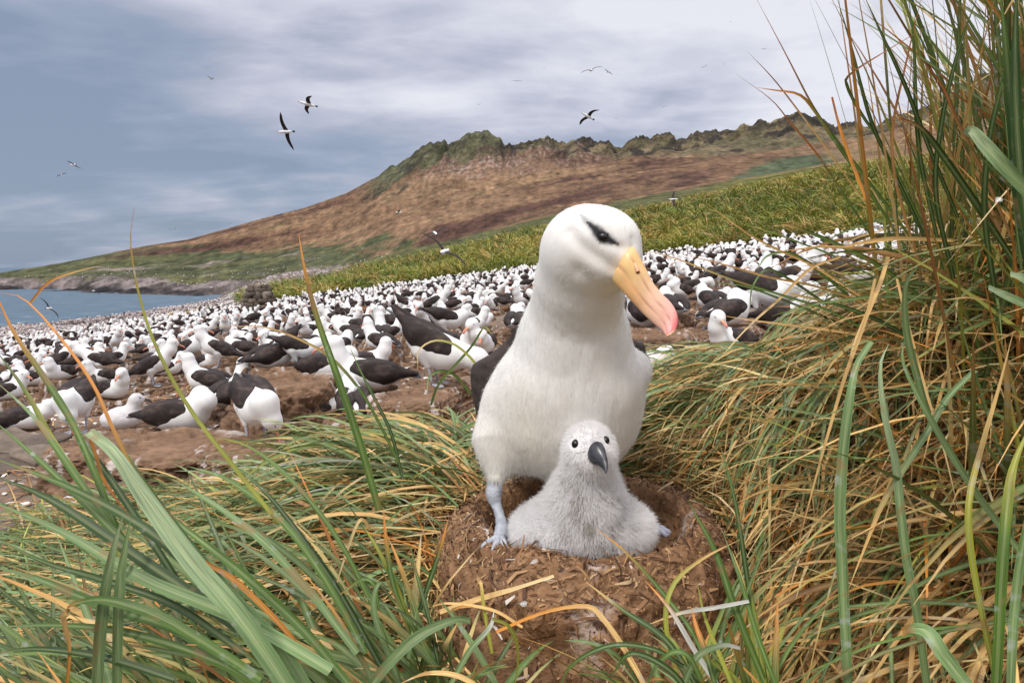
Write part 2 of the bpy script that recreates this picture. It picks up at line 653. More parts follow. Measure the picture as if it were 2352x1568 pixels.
SU, SY, SZ = station_table()
_r = [ray(a, b) for a, b in SKY]
SKU = np.array([q[0] / q[1] for q in _r])
SKS = np.array([q[2] / q[1] for q in _r])
_uu = np.linspace(-.85, 1.6, 5000)
_jag = (.24 - np.abs(fbm(_uu * 38, 0 * _uu, 3., 5, .62))) * .011 * sstep(-.24, -.16, _uu)
SKS = np.interp(_uu, SKU, SKS) + _jag
SKU = _uu


def column(u):
    ky = np.array([np.interp(u, SU, SY[:, k]) for k in range(SY.shape[1])])
    kz = np.array([np.interp(u, SU, SZ[:, k]) for k in range(SZ.shape[1])])
    kz[-1] = HC + np.interp(u, SKU, SKS) * ky[-1] if u > -0.81 else kz[-1]
    return ky, kz


MOUNDS = [  # x, y, sigma, height: tussock pedestals and trodden peat near the camera
    (0.12, 1.22, 0.34, 0.22), (-0.30, 1.80, 0.42, 0.46), (-0.5, 0.85, 0.35, 0.16), (0.88, 1.75, 0.40, 0.50),
    (1.22, 1.02, 0.38, 0.72), (0.75, 0.9, 0.3, 0.10), (1.7, 2.2, 0.6, 0.4)]


def ground_z(x, y):
    x = np.asarray(x, float); y = np.asarray(y, float)
    z = plane_z(x, y)
    d = np.hypot(x, y)
    z = z + 0.10 * fbm(x * 0.35, y * 0.35, 1.0, 3) * sstep(3, 8, d) + 0.045 * fbm(x * 2.4, y * 2.4, 4.0, 6, .58)
    for mx, my, s, h in MOUNDS:
        z = z + h * np.exp(-((x - mx) ** 2 + (y - my) ** 2) / (2 * s * s))
    return z


U_in = np.linspace(-0.84, 0.84, 820)
U_out_l = -0.84 - np.cumsum(np.linspace(0.004, 0.03, 34))[::-1]
U_out_r = 0.84 + np.cumsum(np.linspace(0.004, 0.03, 34))
UU = np.concatenate([U_out_l, U_in, U_out_r])
YY = np.concatenate([np.geomspace(0.3, 30, 250), np.geomspace(30, 120, 90)[1:], np.geomspace(120, 300, 70)[1:], np.linspace(300, 560, 150)[1:], np.geomspace(560, 900, 8)[1:]])


def build_terrain():
    nu, ny = len(UU), len(YY)
    Zg = np.zeros((nu, ny)); Kg = np.zeros((nu, ny))
    X = UU[:, None] * YY[None, :]
    Yb = np.broadcast_to(YY[None, :], X.shape)
    near = ground_z(X, Yb)
    for i, u in enumerate(UU):
        ky, kz = column(u)
        Ys = np.concatenate([[0.2, 3.0], ky, [ky[-1] * 1.25, 950]])
        zc = np.concatenate([[plane_z(u * .2, .2), plane_z(u * 3, 3)], kz, [kz[-1] - 25 if kz[-1] > 12 else -6, -30]])
        zz = np.interp(YY, Ys, zc)
        Kg[i] = np.interp(YY, np.concatenate([[0.2], ky, [950]]), np.concatenate([[0], 1 + np.arange(len(ky)), [len(ky) + 1]]))
        wn_ = sstep(ky[0] * 0.85, ky[0] * 1.0, YY)
        Zg[i] = near[i] * (1 - wn_) + zz * wn_
    # relief grows with distance; crags near the ridge
    K = Kg
    rel = sstep(1.0, 1.6, K) * (1 - sstep(7.9, 8.0, K))
    Zg += rel * 0.35 * fbm(X * 0.12, Yb * 0.12, 2.0, 4) * sstep(40, 80, Yb) * (K > 5.2)
    hill = sstep(6.0, 7.0, K) * (1 - sstep(7.75, 8.0, K))
    al, ac = X + 0.35 * Yb, Yb - 0.35 * X
    wx_ = 9 * fbm(X * .02, Yb * .02, 44., 3)
    ac = ac + wx_
    Zg += hill * (3.0 * fbm(al * 0.014, ac * 0.032, 5.0, 5) + 1.2 * fbm(X * .10, Yb * .07, 7.0, 5, .6))
    crag = sstep(7.2, 7.6, K) * (1 - sstep(7.80, 7.96, K)) * sstep(-0.22, -0.1, UU)[:, None]
    rg = np.abs(fbm((X - .5 * Yb) * 0.045, (Yb + .5 * X) * 0.03, 9.0, 6, .6))
    Zg += crag * (11.0 * (0.26 - rg) * 1.8 + 2.6 * fbm(X * .18, Yb * .18, 3.0, 5, .6))
    ridge = (K > 7.9) & (K < 8.05)
    # rocks of both shores
    rocks = sstep(4.6, 5.0, K) * (1 - sstep(5.9, 6.4, K)) * (1 - sstep(-0.33, -0.27, UU))[:, None]
    Zg += rocks * (2.2 * (0.22 - np.abs(fbm(X * 0.09, Yb * 0.05, 12.0, 5))) * 2)
    beach = sstep(2.0, 2.6, K) * (1 - sstep(3.0, 3.2, K)) * (1 - sstep(-0.40, -0.36, UU))[:, None]
    Zg += beach * (0.9 * (0.2 - np.abs(fbm(X * 0.25, Yb * 0.1, 14.0, 4))) * 1.5)
    # ---- pigment, and shade painted under the near grass
    c = lambda *a: srgb(*a)[None, None, :]
    n1 = fbm(X * 0.9, Yb * 0.9, 0.0, 5)
    n2 = fbm(X * 0.10, Yb * 0.10, 20.0, 5)
    n3 = fbm(al * 0.013, ac * 0.030, 30.0, 7, .58)
    n4 = fbm(X * 0.5, Yb * 0.12, 33.0, 4)
    def mx(A, B, t): return A * (1 - t[..., None]) + B * t[..., None]
    PX = 1176 + FP * UU[:, None] * 1.0 + 0 * K
    C = mx(c(134, 110, 92) + 0 * n1[..., None], c(164, 148, 134), sstep(-0.2, 0.5, n1))
    C = mx(C, c(98, 78, 64), sstep(0.1, 0.6, fbm(X * 2.3, Yb * 2.3, 40.0, 4)))
    tus = mx(mx(c(112, 112, 56) + 0 * C, c(146, 138, 74), sstep(-0.3, 0.4, n1)), c(74, 82, 38), sstep(0.1, 0.5, n2))
    beachc = mx(mx(c(158, 140, 136) + 0 * C, c(196, 186, 182), sstep(-0.1, 0.35, fbm(X * 1.6, Yb * 0.7, 50., 4))), c(88, 76, 76), sstep(0.12, 0.4, fbm(X * 1.1, Yb * 0.6, 52., 4)))
    grn = mx(mx(c(84, 90, 62) + 0 * C, c(108, 108, 74), sstep(-0.4, 0.4, n2)), c(96, 74, 62), sstep(0.25, 0.6, n3))
    rock = mx(c(58, 54, 56) + 0 * C, c(150, 138, 134), sstep(5.15, 5.5, K + 0.35 * n2))
    rock = mx(rock, c(96, 88, 84), sstep(0.0, 0.4, n4) * 0.8)
    brn = mx(mx(c(152, 122, 94) + 0 * C, c(126, 98, 76), sstep(-0.35, 0.35, n3)), c(92, 66, 58), sstep(0.20, 0.42, n3 + 0.25 * n2) * .85)
    brn = mx(brn, c(136, 120, 86), sstep(0.15, 0.5, -n3) * 0.55)
    scree = mx(mx(c(136, 108, 92) + 0 * C, c(176, 156, 144), sstep(0.15, 0.3, fbm(X * 0.7, Yb * 0.3, 60., 3))), c(110, 84, 72), sstep(-0.2, 0.4, n3))
    rdg = mx(mx(c(106, 100, 74) + 0 * C, c(136, 120, 94), sstep(-0.3, 0.4, n2)), c(70, 64, 58), sstep(0.12, 0.3, fbm((X - .5 * Yb) * 0.07, (Yb + .5 * X) * 0.05, 61., 5)))
    left = (1 - sstep(560, 640, PX))
    right = 1 - left
    # tussock band
    C = mx(C, tus, sstep(0.97, 1.03, K + 0.05 * n1) * (right + left * (PX > 330)) )
    C = mx(C, beachc, sstep(1.25, 1.35, K + 0.08 * n1) * (1 - sstep(600, 760, PX + 60 * n2)))
    C = mx(C, beachc, (1 - sstep(310, 350, PX)) * sstep(0.98, 1.05, K + 0.1 * n1))
    C = mx(C, beachc, sstep(2.0, 2.3, K + 0.1 * n1) * (1 - sstep(740, 900, PX + 60 * n2)))
    C = mx(C, rock, sstep(4.6, 4.9, K) * (1 - sstep(540, 640, PX + 40 * n2)))
    C = mx(C, grn, sstep(5.85, 6.1, K + 0.3 * n2) * (1 - sstep(900, 1100, PX + 60 * n2)))
    C = mx(C, c(150, 136, 128), sstep(0.28, 0.4, fbm(X * 0.05, Yb * 0.03, 70., 4) ) * sstep(6.1, 6.3, K) * (1 - sstep(6.8, 7.1, K)) * (1 - sstep(640, 760, PX)) * .8)
    C = mx(C, grn, sstep(2.2, 3.2, K + 0.6 * n2) * (1 - sstep(6.4, 6.9, K)) * sstep(760, 860, PX) * (1 - sstep(1500, 1800, PX)) * 0.8)
    thr = np.interp(PX + 50 * n2, [0, 330, 430, 560, 780, 1000, 1500, 2352], [8.2, 7.8, 7.4, 7.0, 6.6, 5.6, 5.3, 5.2])
    C = mx(C, brn, sstep(thr - .12, thr + .22, K + 0.45 * n2 + .12 * n1) * sstep(5.0, 5.4, K))
    C = mx(C, scree, sstep(7.0, 7.35, K + 0.3 * n2) * sstep(930, 1050, PX) * (1 - sstep(1300, 1500, PX + 80 * n2)))
    C = mx(C, rdg, sstep(7.35, 7.6, K + 0.40 * n2 + 0.75 * sstep(1300, 1750, PX)) * sstep(800, 900, PX + 30 * n2))
    C = mx(C, c(100, 102, 76), sstep(7.4, 7.6, K + 0.2 * n2) * sstep(850, 900, PX) * (1 - sstep(1130, 1180, PX)) * 0.85)
    te = np.exp(-((PX - 1790) / 130) ** 2 - ((K - 5.9 + (PX - 1790) * -0.0004) / 0.55) ** 2)
    C = mx(C, c(90, 100, 74), sstep(0.3, 0.6, te + 0.25 * n2))
    C = mx(C, c(62, 58, 54), sstep(7.2, 7.6, K) * (K < 8.02) * sstep(-.24, -.15, UU)[:, None] * (1 - sstep(0.03, 0.11, rg)) * 0.8)
    C = C * (0.92 + 0.25 * fbm(X * 3.0 / (1 + Yb * 0.02), Yb * 1.2 / (1 + Yb * 0.02), 80., 3)[..., None])
    C = C * 0.86
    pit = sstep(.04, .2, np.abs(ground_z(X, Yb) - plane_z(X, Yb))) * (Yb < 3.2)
    C = mx(C, c(74, 56, 40), pit * .85)  # near mounds: peat brown, darkened to paint in shade between grass blades
    # scrub and stones: small patches of their own colour
    fs = fbm(X * .15, Yb * .055, 90., 5, .7)
    C = mx(C, C * .62, sstep(.12, .34, fs) * sstep(2.2, 4., K))
    C = mx(C, C * 1.28, sstep(.14, .36, -fs) * sstep(2.2, 4., K))
    V = np.stack([X, Yb, Zg], -1)
    mat = surf_mat('turf_and_soil', None, 0.95, 0.6, 0.34, 0.8, 0.5, 1.6, (1, .38, 1), spec=0.1)
    matn = surf_mat('peat_soil', None, 0.95, 0.3, 9, 0.8, 26, 0.03, spec=0.1)
    cut = int(np.searchsorted(YY, 60.0))
    def sub(a, b, name, m):
        v = V[:, a:b]; cc = C[:, a:b]
        nn = v.shape[1]
        i, j = np.meshgrid(np.arange(nu - 1), np.arange(nn - 1), indexing='ij')
        q = np.stack([i * nn + j, (i + 1) * nn + j, (i + 1) * nn + j + 1, i * nn + j + 1], -1).reshape(-1, 4)
        me = new_mesh(name, v.reshape(-1, 3), q, m, cc.reshape(-1, 3))
        link(name, me, kind='structure')
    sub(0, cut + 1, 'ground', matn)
    sub(cut, ny, 'hill', mat)
    # ground under and behind the photographer
    gx = np.linspace(-40, 40, 60); gy = np.concatenate([np.linspace(-40, -1, 30), np.linspace(-0.8, 0.35, 12)])
    A, B = np.meshgrid(gx, gy, indexing='ij')
    zz = plane_z(A, B) - 0.01
    n = len(gy)
    i, j = np.meshgrid(np.arange(len(gx) - 1), np.arange(n - 1), indexing='ij')
    q = np.stack([i * n + j, (i + 1) * n + j, (i + 1) * n + j + 1, i * n + j + 1], -1).reshape(-1, 4)
    V2 = np.stack([A, B, zz], -1).reshape(-1, 3)
    link('ground', new_mesh('ground_behind', V2, q, matn, np.broadcast_to(srgb(110, 90, 60), (len(V2), 3))), kind='structure')
    return V, K, C


TV, TK, TC_ = build_terrain()


def terrain_at(u, Y):
    iu = np.clip(np.interp(u, UU, np.arange(len(UU))), 0, len(UU) - 1.001)
    iy = np.clip(np.interp(Y, YY, np.arange(len(YY))), 0, len(YY) - 1.001)
    a, b = iu.astype(int), iy.astype(int)
    fa, fb = iu - a, iy - b
    Zt = TV[..., 2]
    z = Zt[a, b] * (1 - fa) * (1 - fb) + Zt[a + 1, b] * fa * (1 - fb) + Zt[a, b + 1] * (1 - fa) * fb + Zt[a + 1, b + 1] * fa * fb
    return z


def k_at(u, Y):
    iu = np.rint(np.clip(np.interp(u, UU, np.arange(len(UU))), 0, len(UU) - 1)).astype(int)
    iy = np.rint(np.clip(np.interp(Y, YY, np.arange(len(YY))), 0, len(YY) - 1)).astype(int)
    return TK[iu, iy]


# sea
def build_sea():
    m, n, l, b = mat_base('sea_water')
    tc = N(n, 'ShaderNodeTexCoord')
    mp = N(n, 'ShaderNodeMapping'); mp.inputs['Scale'].default_value = (0.35, 1.0, 1)
    l.new(tc.outputs['Object'], mp.inputs[0])
    nz = N(n, 'ShaderNodeTexNoise'); nz.inputs['Scale'].default_value = 0.5; nz.inputs['Detail'].default_value = 7; nz.inputs['Roughness'].default_value = 0.65
    l.new(mp.outputs[0], nz.inputs[0])
    bp = N(n, 'ShaderNodeBump'); bp.inputs['Strength'].default_value = 0.5; bp.inputs['Distance'].default_value = 0.5
    l.new(nz.outputs[0], bp.inputs['Height']); l.new(bp.outputs[0], b.inputs['Normal'])
    c = ramp(n, l, nz.outputs[0], [(0.35, (0.045, 0.085, 0.12)), (0.6, (0.09, 0.15, 0.2)), (0.72, (0.35, 0.4, 0.44))])
    l.new(c, b.inputs['Base Color'])
    b.inputs['Roughness'].default_value = 0.35
    b.inputs['Specular IOR Level'].default_value = 0.35
    xs = np.concatenate([-np.geomspace(9000, 30, 40), np.linspace(-28, 28, 5), np.geomspace(30, 9000, 20)])
    ys = np.concatenate([np.linspace(10, 300, 120), np.geomspace(310, 14000, 30)])
    A, B = np.meshgrid(xs, ys, indexing='ij')
    zz = 0.12 * fbm(A * 0.1, B * 0.15, 3.0, 3) * (B < 300)
    nn = len(ys)
    i, j = np.meshgrid(np.arange(len(xs) - 1), np.arange(nn - 1), indexing='ij')
    q = np.stack([i * nn + j, (i + 1) * nn + j, (i + 1) * nn + j + 1, i * nn + j + 1], -1).reshape(-1, 4)
    link('sea', new_mesh('sea', np.stack([A, B, zz], -1).reshape(-1, 3), q, m), kind='structure')


build_sea()
# ------------------------------------------------------------------ the large albatross, its chick and the mud nest
def rpx(r, Y):
    return r * Y / FP


NC = np.array((0.142, 1.175))                 # nest centre on the ground plane
RIM = P(1325, 1278, 0.985)[2]                 # height of the rim
_hh = HC - RIM


def nest_mesh(cx, cy, rim, base, r_in, r_out, nseg, nrow, rough, seed, foot=1.12, bowl=0.08):
    a = np.linspace(0, 2 * np.pi, nseg, endpoint=False)
    # profile from the middle of the bowl out over the rim and down
    pr = [(0.0, rim - bowl), (r_in * 0.6, rim - bowl * 0.98), (r_in * 0.9, rim - bowl * 0.8), (r_in * 0.99, rim - bowl * 0.35), (r_in * 1.06, rim - 0.002),
          (r_in * .58 + r_out * .42, rim + 0.008), (r_out * 0.9, rim - 0.018), (r_out * 0.99, rim - 0.06), (r_out * 1.01, rim - 0.12),
          (r_out * foot * 0.94, rim + (base - rim) * 0.6), (r_out * foot * 1.02, base)]
    pr = spline([(p[0], 0, p[1]) for p in pr], nrow)
    rr = pr[:, 0][:, None]; zz = pr[:, 2][:, None]
    ca, sa = np.cos(a)[None], np.sin(a)[None]
    X = rr * ca; Y = rr * sa; Zz = zz + 0 * X
    wob = 1 + 0.05 * fbm(ca * 1.3 + seed, sa * 1.3, zz * 3, 3)
    X, Y = X * wob, Y * wob
    n = fbm((X + seed) * 11, Y * 11, Zz * 11, 5, 0.6)
    n2 = np.abs(fbm((X + seed) * 38, Y * 38, Zz * 38, 3, 0.6))
    k = rough * (1.1 * n - 0.7 * n2) * np.clip(rr / r_in, 0.2, 1)
    low = np.clip((rim - Zz) / 0.05, 0, 1)
    X = X + ca * k * low; Y = Y + sa * k * low
    Zz = Zz + k * 0.6
    V = np.stack([cx + X, cy + Y, Zz], -1).reshape(-1, 3)
    m, nn = X.shape
    j = np.arange(nn)
    F = np.concatenate([np.stack([i * nn + j, i * nn + (j + 1) % nn, (i + 1) * nn + (j + 1) % nn, (i + 1) * nn + j], 1)[:, ::-1] for i in range(m - 1)])
    return V, F, n.reshape(-1), n2.reshape(-1)


def hero_nest():
    base_z = RIM - 0.42
    base = (NC[0], NC[1], base_z)
    o = thing('mud_nest', base, 'large brown mud and straw nest bowl under the foreground albatross and its chick', 'nest')
    V, F, n, n2 = nest_mesh(NC[0], NC[1], RIM, base_z, 0.184, 0.284, 300, 130, 0.030, 3.0, 1.16, 0.115)
    C = srgb(162, 124, 92) * (1 + 0.35 * n[:, None]) * (1 - 0.9 * np.clip(n2, 0, .6)[:, None])
    g = sstep(0.15, 0.5, fbm(V[:, 0] * 30, V[:, 1] * 30, V[:, 2] * 9, 4))[:, None] * 0.35
    C = C * (1 - g) + srgb(186, 156, 126) * g
    for gx, gy, rr in ((NC[0] - .17, NC[1] - .05, .07), (NC[0] + .19, NC[1] - .06, .06), (NC[0] - .02, NC[1] - .25, .05)):
        dd = np.hypot(V[:, 0] - gx, V[:, 1] - gy) / rr
        q_ = ((1 - sstep(.3, 1.1, dd)) * sstep(.0, .35, fbm(V[:, 0] * 40, V[:, 1] * 40, V[:, 2] * 16, 4)))[:, None] * .75
        C = C * (1 - q_) + srgb(216, 204, 196) * q_
    m = surf_mat('nest_mud', None, 0.95, 0.3, 55, 1.0, 150, 0.006, spec=0.1)
    part('mound', V, F, m, o, base, C)
    # chips of dead leaf and fibres stuck in the mud
    k = 9500
    a = rng.uniform(0, 2 * np.pi, k)
    q = rng.uniform(0, 1, k)
    fi = rng.integers(0, len(V) // 300 - 1, k)
    row = (18 + (130 - 19) * q ** 0.8).astype(int)
    col_ = (a / (2 * np.pi) * 300).astype(int) % 300
    c0 = V[row * 300 + col_]
    c1 = V[row * 300 + (col_ + 1) % 300]; c2 = V[np.minimum(row + 1, 129) * 300 + col_]
    t1 = c1 - c0; t1 /= np.linalg.norm(t1, axis=1)[:, None] + 1e-9
    t2 = c2 - c0; t2 /= np.linalg.norm(t2, axis=1)[:, None] + 1e-9
    nr = np.cross(t1, t2); nr /= np.linalg.norm(nr, axis=1)[:, None] + 1e-9
    out = c0 - np.array((NC[0], NC[1], RIM - 0.1)); nr *= np.sign((nr * out).sum(1))[:, None]
    th = rng.uniform(0, 2 * np.pi, k)
    d = t1 * np.cos(th)[:, None] + t2 * np.sin(th)[:, None] + nr * rng.uniform(-0.1, 0.5, k)[:, None]
    d /= np.linalg.norm(d, axis=1)[:, None]
    s = np.cross(d, nr)
    L = np.where(rng.random(k) < 0.22, rng.uniform(0.015, 0.035, k), rng.uniform(0.004, 0.014, k))
    W = np.where(L > 0.014, rng.uniform(0.0004, 0.0011, k), rng.uniform(0.0006, 0.002, k))
    big = rng.random(k) < .07
    L = np.where(big, rng.uniform(.02, .055, k), L); W = np.where(big, rng.uniform(.0015, .0036, k), W)
    p0 = c0 + nr * np.where(big, .004, .0015)[:, None]
    bow = nr * (L * rng.uniform(0, 0.25, k))[:, None] + s * (L * rng.uniform(-0.2, 0.2, k))[:, None]
    pts = [p0 - d * L[:, None] / 2, p0 + bow, p0 + d * L[:, None] / 2]
    Vs = np.stack([pts[0] - s * W[:, None], pts[0] + s * W[:, None], pts[1] - s * W[:, None], pts[1] + s * W[:, None], pts[2] - s * W[:, None] * .4, pts[2] + s * W[:, None] * .4], 1)
    b0 = np.arange(k)[:, None] * 6
    Fs = np.concatenate([b0 + np.array((0, 1, 3, 2)), b0 + np.array((2, 3, 5, 4))])
    pal = np.array([srgb(176, 138, 98), srgb(140, 104, 74), srgb(104, 74, 52), srgb(200, 168, 128), srgb(84, 58, 42), srgb(214, 204, 194)])
    ci = rng.choice(6, k, p=[.27, .29, .20, .10, .12, .02])
    cc = np.repeat(pal[ci] * rng.uniform(.8, 1.15, (k, 1)), 6, axis=0)
    part('straw', Vs.reshape(-1, 3), Fs, M_straw, o, base, cc, False, 'stuff')
    return o


hero_nest()


def webbed_foot(ankle, heading, size, toe_drop=0.0):
    """three long toes with a web, claws at the tips; ankle at the back"""
    out = []
    ax = np.array((math.cos(heading), math.sin(heading), 0.0)); ay = np.array((-ax[1], ax[0], 0.0))
    tips = []
    for k, (an, ln) in enumerate(((-0.55, 0.92), (0.0, 1.0), (0.5, 0.85))):
        dv = ax * math.cos(an) + ay * math.sin(an)
        pts = [ankle + np.array((0, 0, 0.006)), ankle + dv * size * ln * 0.35 + np.array((0, 0, 0.004)), ankle + dv * size * ln * 0.7 + np.array((0, 0, 0.002 - toe_drop * .5)),
               ankle + dv * size * ln + np.array((0, 0, -0.002 - toe_drop))]
        sp = spline(pts, 9)
        out.append(tube(sp, np.interp(np.linspace(0, 1, 9), [0, .3, .6, .9, 1], [0.0085, 0.0065, 0.006, 0.0045, 0.002]), 8))
        tips.append(sp)
    for a, b in ((0, 1), (1, 2)):
        A, B = tips[a], tips[b]
        v = np.stack([A, (A + B) / 2 - np.array((0, 0, 0.001)) - ax * size * 0.02 * np.arange(9)[:, None] / 3, B], 1)
        n = 9
        Vt = v.reshape(-1, 3); Vb = Vt - np.array((0, 0, 0.0012))
        q = np.array([(i * 3 + j, (i + 1) * 3 + j, (i + 1) * 3 + j + 1, i * 3 + j + 1) for i in range(n - 1) for j in range(2)])
        out.append((Vt, q)); out.append((Vb, q[:, ::-1]))
    V, F, _ = join(out)
    return V, F


def leg_mesh(pts, radii, heading, size):
    sp = spline(pts, 28)
    t = np.linspace(0, 1, 28)
    r = np.interp(t, np.linspace(0, 1, len(radii)), radii)
    r = r * (1 + 0.04 * np.sin(t * 60))
    V, F = tube(sp, r, 16)
    V2, F2 = webbed_foot(np.asarray(pts[-1]) - np.array((0, 0, 0.004)), heading, size)
    V, F, _ = join([(V, F), (V2, F2)])
    return V, F


def skin_col(V, c1, c2, s=60):
    n = fbm(V[:, 0] * s, V[:, 1] * s, V[:, 2] * s * 2.5, 4)
    t = sstep(-0.4, 0.5, n)[:, None]
    return c1 * (1 - t) + c2 * t


def dist_poly(V, pts, radii):
    """distance to a polyline divided by the interpolated radius"""
    best = np.full(len(V), 1e9)
    for i in range(len(pts) - 1):
        a, b = np.asarray(pts[i]), np.asarray(pts[i + 1])
        ba = b - a
        h = np.clip((V - a) @ ba / (ba @ ba), 0, 1)
        d = np.linalg.norm(V - a - h[:, None] * ba, axis=1) / (radii[i] + (radii[i + 1] - radii[i]) * h)
        best = np.minimum(best, d)
    return best


def fur(name, pts, nrm, tang, length, radius, mat, parent, base, seg=4, seedn=0.5, comb=0.6, label=None):
    """fine down as real strands"""
    k = len(pts)
    hc = bpy.data.hair_curves.new(name)
    hc.add_curves([seg] * k)
    d = nrm + tang * comb + rng.normal(0, seedn, (k, 3))
    d /= np.linalg.norm(d, axis=1)[:, None]
    bend = tang * 0.5 + rng.normal(0, 0.35, (k, 3))
    t = np.linspace(0, 1, seg)
    L = length * rng.uniform(0.55, 1.15, k)
    pos = pts[:, None] - nrm[:, None] * 0.001 + d[:, None] * (L[:, None] * t[None])[..., None] + bend[:, None] * (L[:, None] * 0.45 * t[None] ** 2)[..., None]
    pos = pos - np.asarray(base)
    hc.attributes['position'].data.foreach_set('vector', pos.astype(np.float32).ravel())
    ra = hc.attributes.get('radius') or hc.attributes.new('radius', 'FLOAT', 'POINT')
    rr = np.broadcast_to(radius * (1 - 0.8 * t)[None], (k, seg))
    ra.data.foreach_set('value', rr.astype(np.float32).ravel())
    hc.materials.append(mat)
    return link(name, hc, parent, kind='stuff')


def sample_surface(V, F, k, weight=None):
    A = V[F]
    ar = 0.5 * np.linalg.norm(np.cross(A[:, 2] - A[:, 0], A[:, 3] - A[:, 1]), axis=1)
    if weight is not None: ar = ar * weight
    fi = rng.choice(len(F), k, p=ar / ar.sum())
    u, v = rng.random(k)[:, None], rng.random(k)[:, None]
    q = A[fi]
    p = q[:, 0] * (1 - u) * (1 - v) + q[:, 1] * u * (1 - v) + q[:, 2] * u * v + q[:, 3] * (1 - u) * v
    return p, fi


def hero_albatross():
    S = lambda x, y, Y, r: (P(x, y, Y), rpx(r, Y))
    pr = []
    def E(x, y, Y, rx, ry, rd, k=None, rot=None):
        e = ['e', P(x, y, Y), (rpx(rx, Y), rd, rpx(ry, Y)), rot]
        if k: e.append({'k': k})
        pr.append(tuple(e))
    def Cc(x1, y1, Y1, r1, x2, y2, Y2, r2, k=None):
        e = ['c', P(x1, y1, Y1), P(x2, y2, Y2), rpx(r1, Y1), rpx(r2, Y2)]
        if k: e.append({'k': k})
        pr.append(tuple(e))
    E(1291, 955, 1.16, 180, 138, 0.135)
    E(1312, 865, 1.13, 166, 118, 0.125, .06)
    Cc(1182, 935, 1.15, 62, 1168, 1010, 1.15, 60, .05)
    E(1318, 775, 1.10, 110, 96, 0.10, .05)
    Cc(1320, 735, 1.08, 104, 1331, 655, 1.02, 90, .05)
    Cc(1331, 655, 1.02, 90, 1340, 590, .985, 90, .04)
    E(1350, 566, 0.965, 98, 93, 0.066, .03)
    E(1398, 560, 0.945, 72, 72, 0.052, .02)
    E(1388, 608, 0.945, 66, 56, 0.046, .02)
    E(1428, 606, 0.935, 40, 46, 0.030, .02)
    # hind body, rump and thighs
    Cc(1290, 950, 1.24, 120, 1270, 985, 1.42, 60, .06)
    Cc(1270, 985, 1.42, 60, 1262, 1000, 1.6, 26, .05)
    Cc(1150, 1020, 1.13, 60, 1139, 1094, 1.10, 19, .035)
    Cc(1320, 1030, 1.13, 70, 1290, 1096, 1.12, 30, .03)
    # shoulder tuft
    E(1462, 850, 1.12, 34, 40, 0.03, .02)
    fn0 = sdf(pr, 0.035)

    def fn(p):
        d = fn0(p)
        # faint hollows between cheek and neck, ruffles of the breast feathers
        return d
    lo, hi = prim_bounds(pr, 0.02)
    V, F = surf_net(fn, lo, hi, 0.0052)
    V, F = subdiv(V, F)
    V = project(fn, V, 2, 0.004)
    Nn = grad(fn, V, 0.003)
    # soft relief of the plumage
    rel = 0.0032 * fbm(V[:, 0] * 20, V[:, 1] * 20, V[:, 2] * 9, 4) + 0.0012 * fbm(V[:, 0] * 90, V[:, 1] * 90, V[:, 2] * 26, 3)
    headw = sstep(P(1340, 720, 1.0)[2], P(1340, 640, 1.0)[2], V[:, 2])
    V = V + Nn * (rel * (1 - 0.75 * headw))[:, None]
    tree = BVHTree.FromPolygons([tuple(v) for v in V], [tuple(int(i) for i in f) for f in F])
    def hit0(px, py):
        h = tree.ray_cast(Vector((0, 0, HC)), Vector(ray(px, py)).normalized())
        return np.array(h[0])
    def groove(V, pts, wd, dp):
        q = [hit0(1004.5 + a * .27344, 428.75 + b_ * .27344) for a, b_ in pts]
        d = dist_poly(V, q, [wd] * len(q))
        return V - Nn * (dp * np.exp(-d ** 2))[:, None]
    # brow ridge and the fold between cheek and neck
    V = groove(V, [(1110, 380), (1180, 470), (1290, 560), (1400, 630), (1490, 690)], .011, .0045)
    V = groove(V, [(1230, 300), (1330, 400), (1430, 480), (1540, 510)], .007, .0028)
    V = groove(V, [(1470, 860), (1390, 850), (1300, 800), (1200, 720)], .014, .004)
    V = groove(V, [(1640, 440), (1650, 480), (1640, 520)], .006, .002)
    base = np.array((P(1280, 1240, 1.12)[0], 1.14, RIM - 0.05))
    o = thing('albatross', base, 'large white albatross with dark brow and orange pink bill standing on the foreground nest', 'albatross')
    tree = BVHTree.FromPolygons([tuple(v) for v in V[: len(V)]], [tuple(int(i) for i in f) for f in F])
    cam0 = Vector((0, 0, HC))

    def hit(px, py):
        r = Vector(ray(px, py)).normalized()
        h = tree.ray_cast(cam0, r)
        return np.array(h[0]) if h[0] is not None else None
    Z2 = lambda zx, zy: (1004.5 + zx * .27344, 428.75 + zy * .27344)
    # brow streak
    brow = [hit(*Z2(*q)) for q in ((1205, 238), (1262, 300), (1320, 350), (1365, 400), (1430, 440), (1520, 485))]
    br = [0.0022, 0.0045, 0.0062, 0.0085, 0.0065, 0.002]
    e_ctr = hit(*Z2(1388, 425))
    C = np.tile(srgb(240, 238, 234), (len(V), 1))
    # warmer, creamier belly and a stained tint (pigment)
    cream = sstep(P(0, 760, 1.1)[2], P(0, 1010, 1.1)[2], V[:, 2])
    n = fbm(V[:, 0] * 9, V[:, 1] * 9, V[:, 2] * 6, 4)
    t = np.clip(0.3 * cream + 0.3 * n + 0.05, 0, .6)[:, None]
    C = C * (1 - t) + srgb(222, 206, 178) * t
    nb = 0.22 * fbm(V[:, 0] * 220, V[:, 1] * 220, V[:, 2] * 220, 2)
    def shade(C, pts, rad, lo_, hi_, colr, amt):
        d = dist_poly(V, pts, rad) + nb
        t = (amt * (1 - sstep(lo_, hi_, d)))[:, None]
        return C * (1 - t) + colr * t
    C = shade(C, brow[:5], [b * 1.9 for b in br[:5]], 0.0, 1.3, srgb(130, 136, 140), .6)
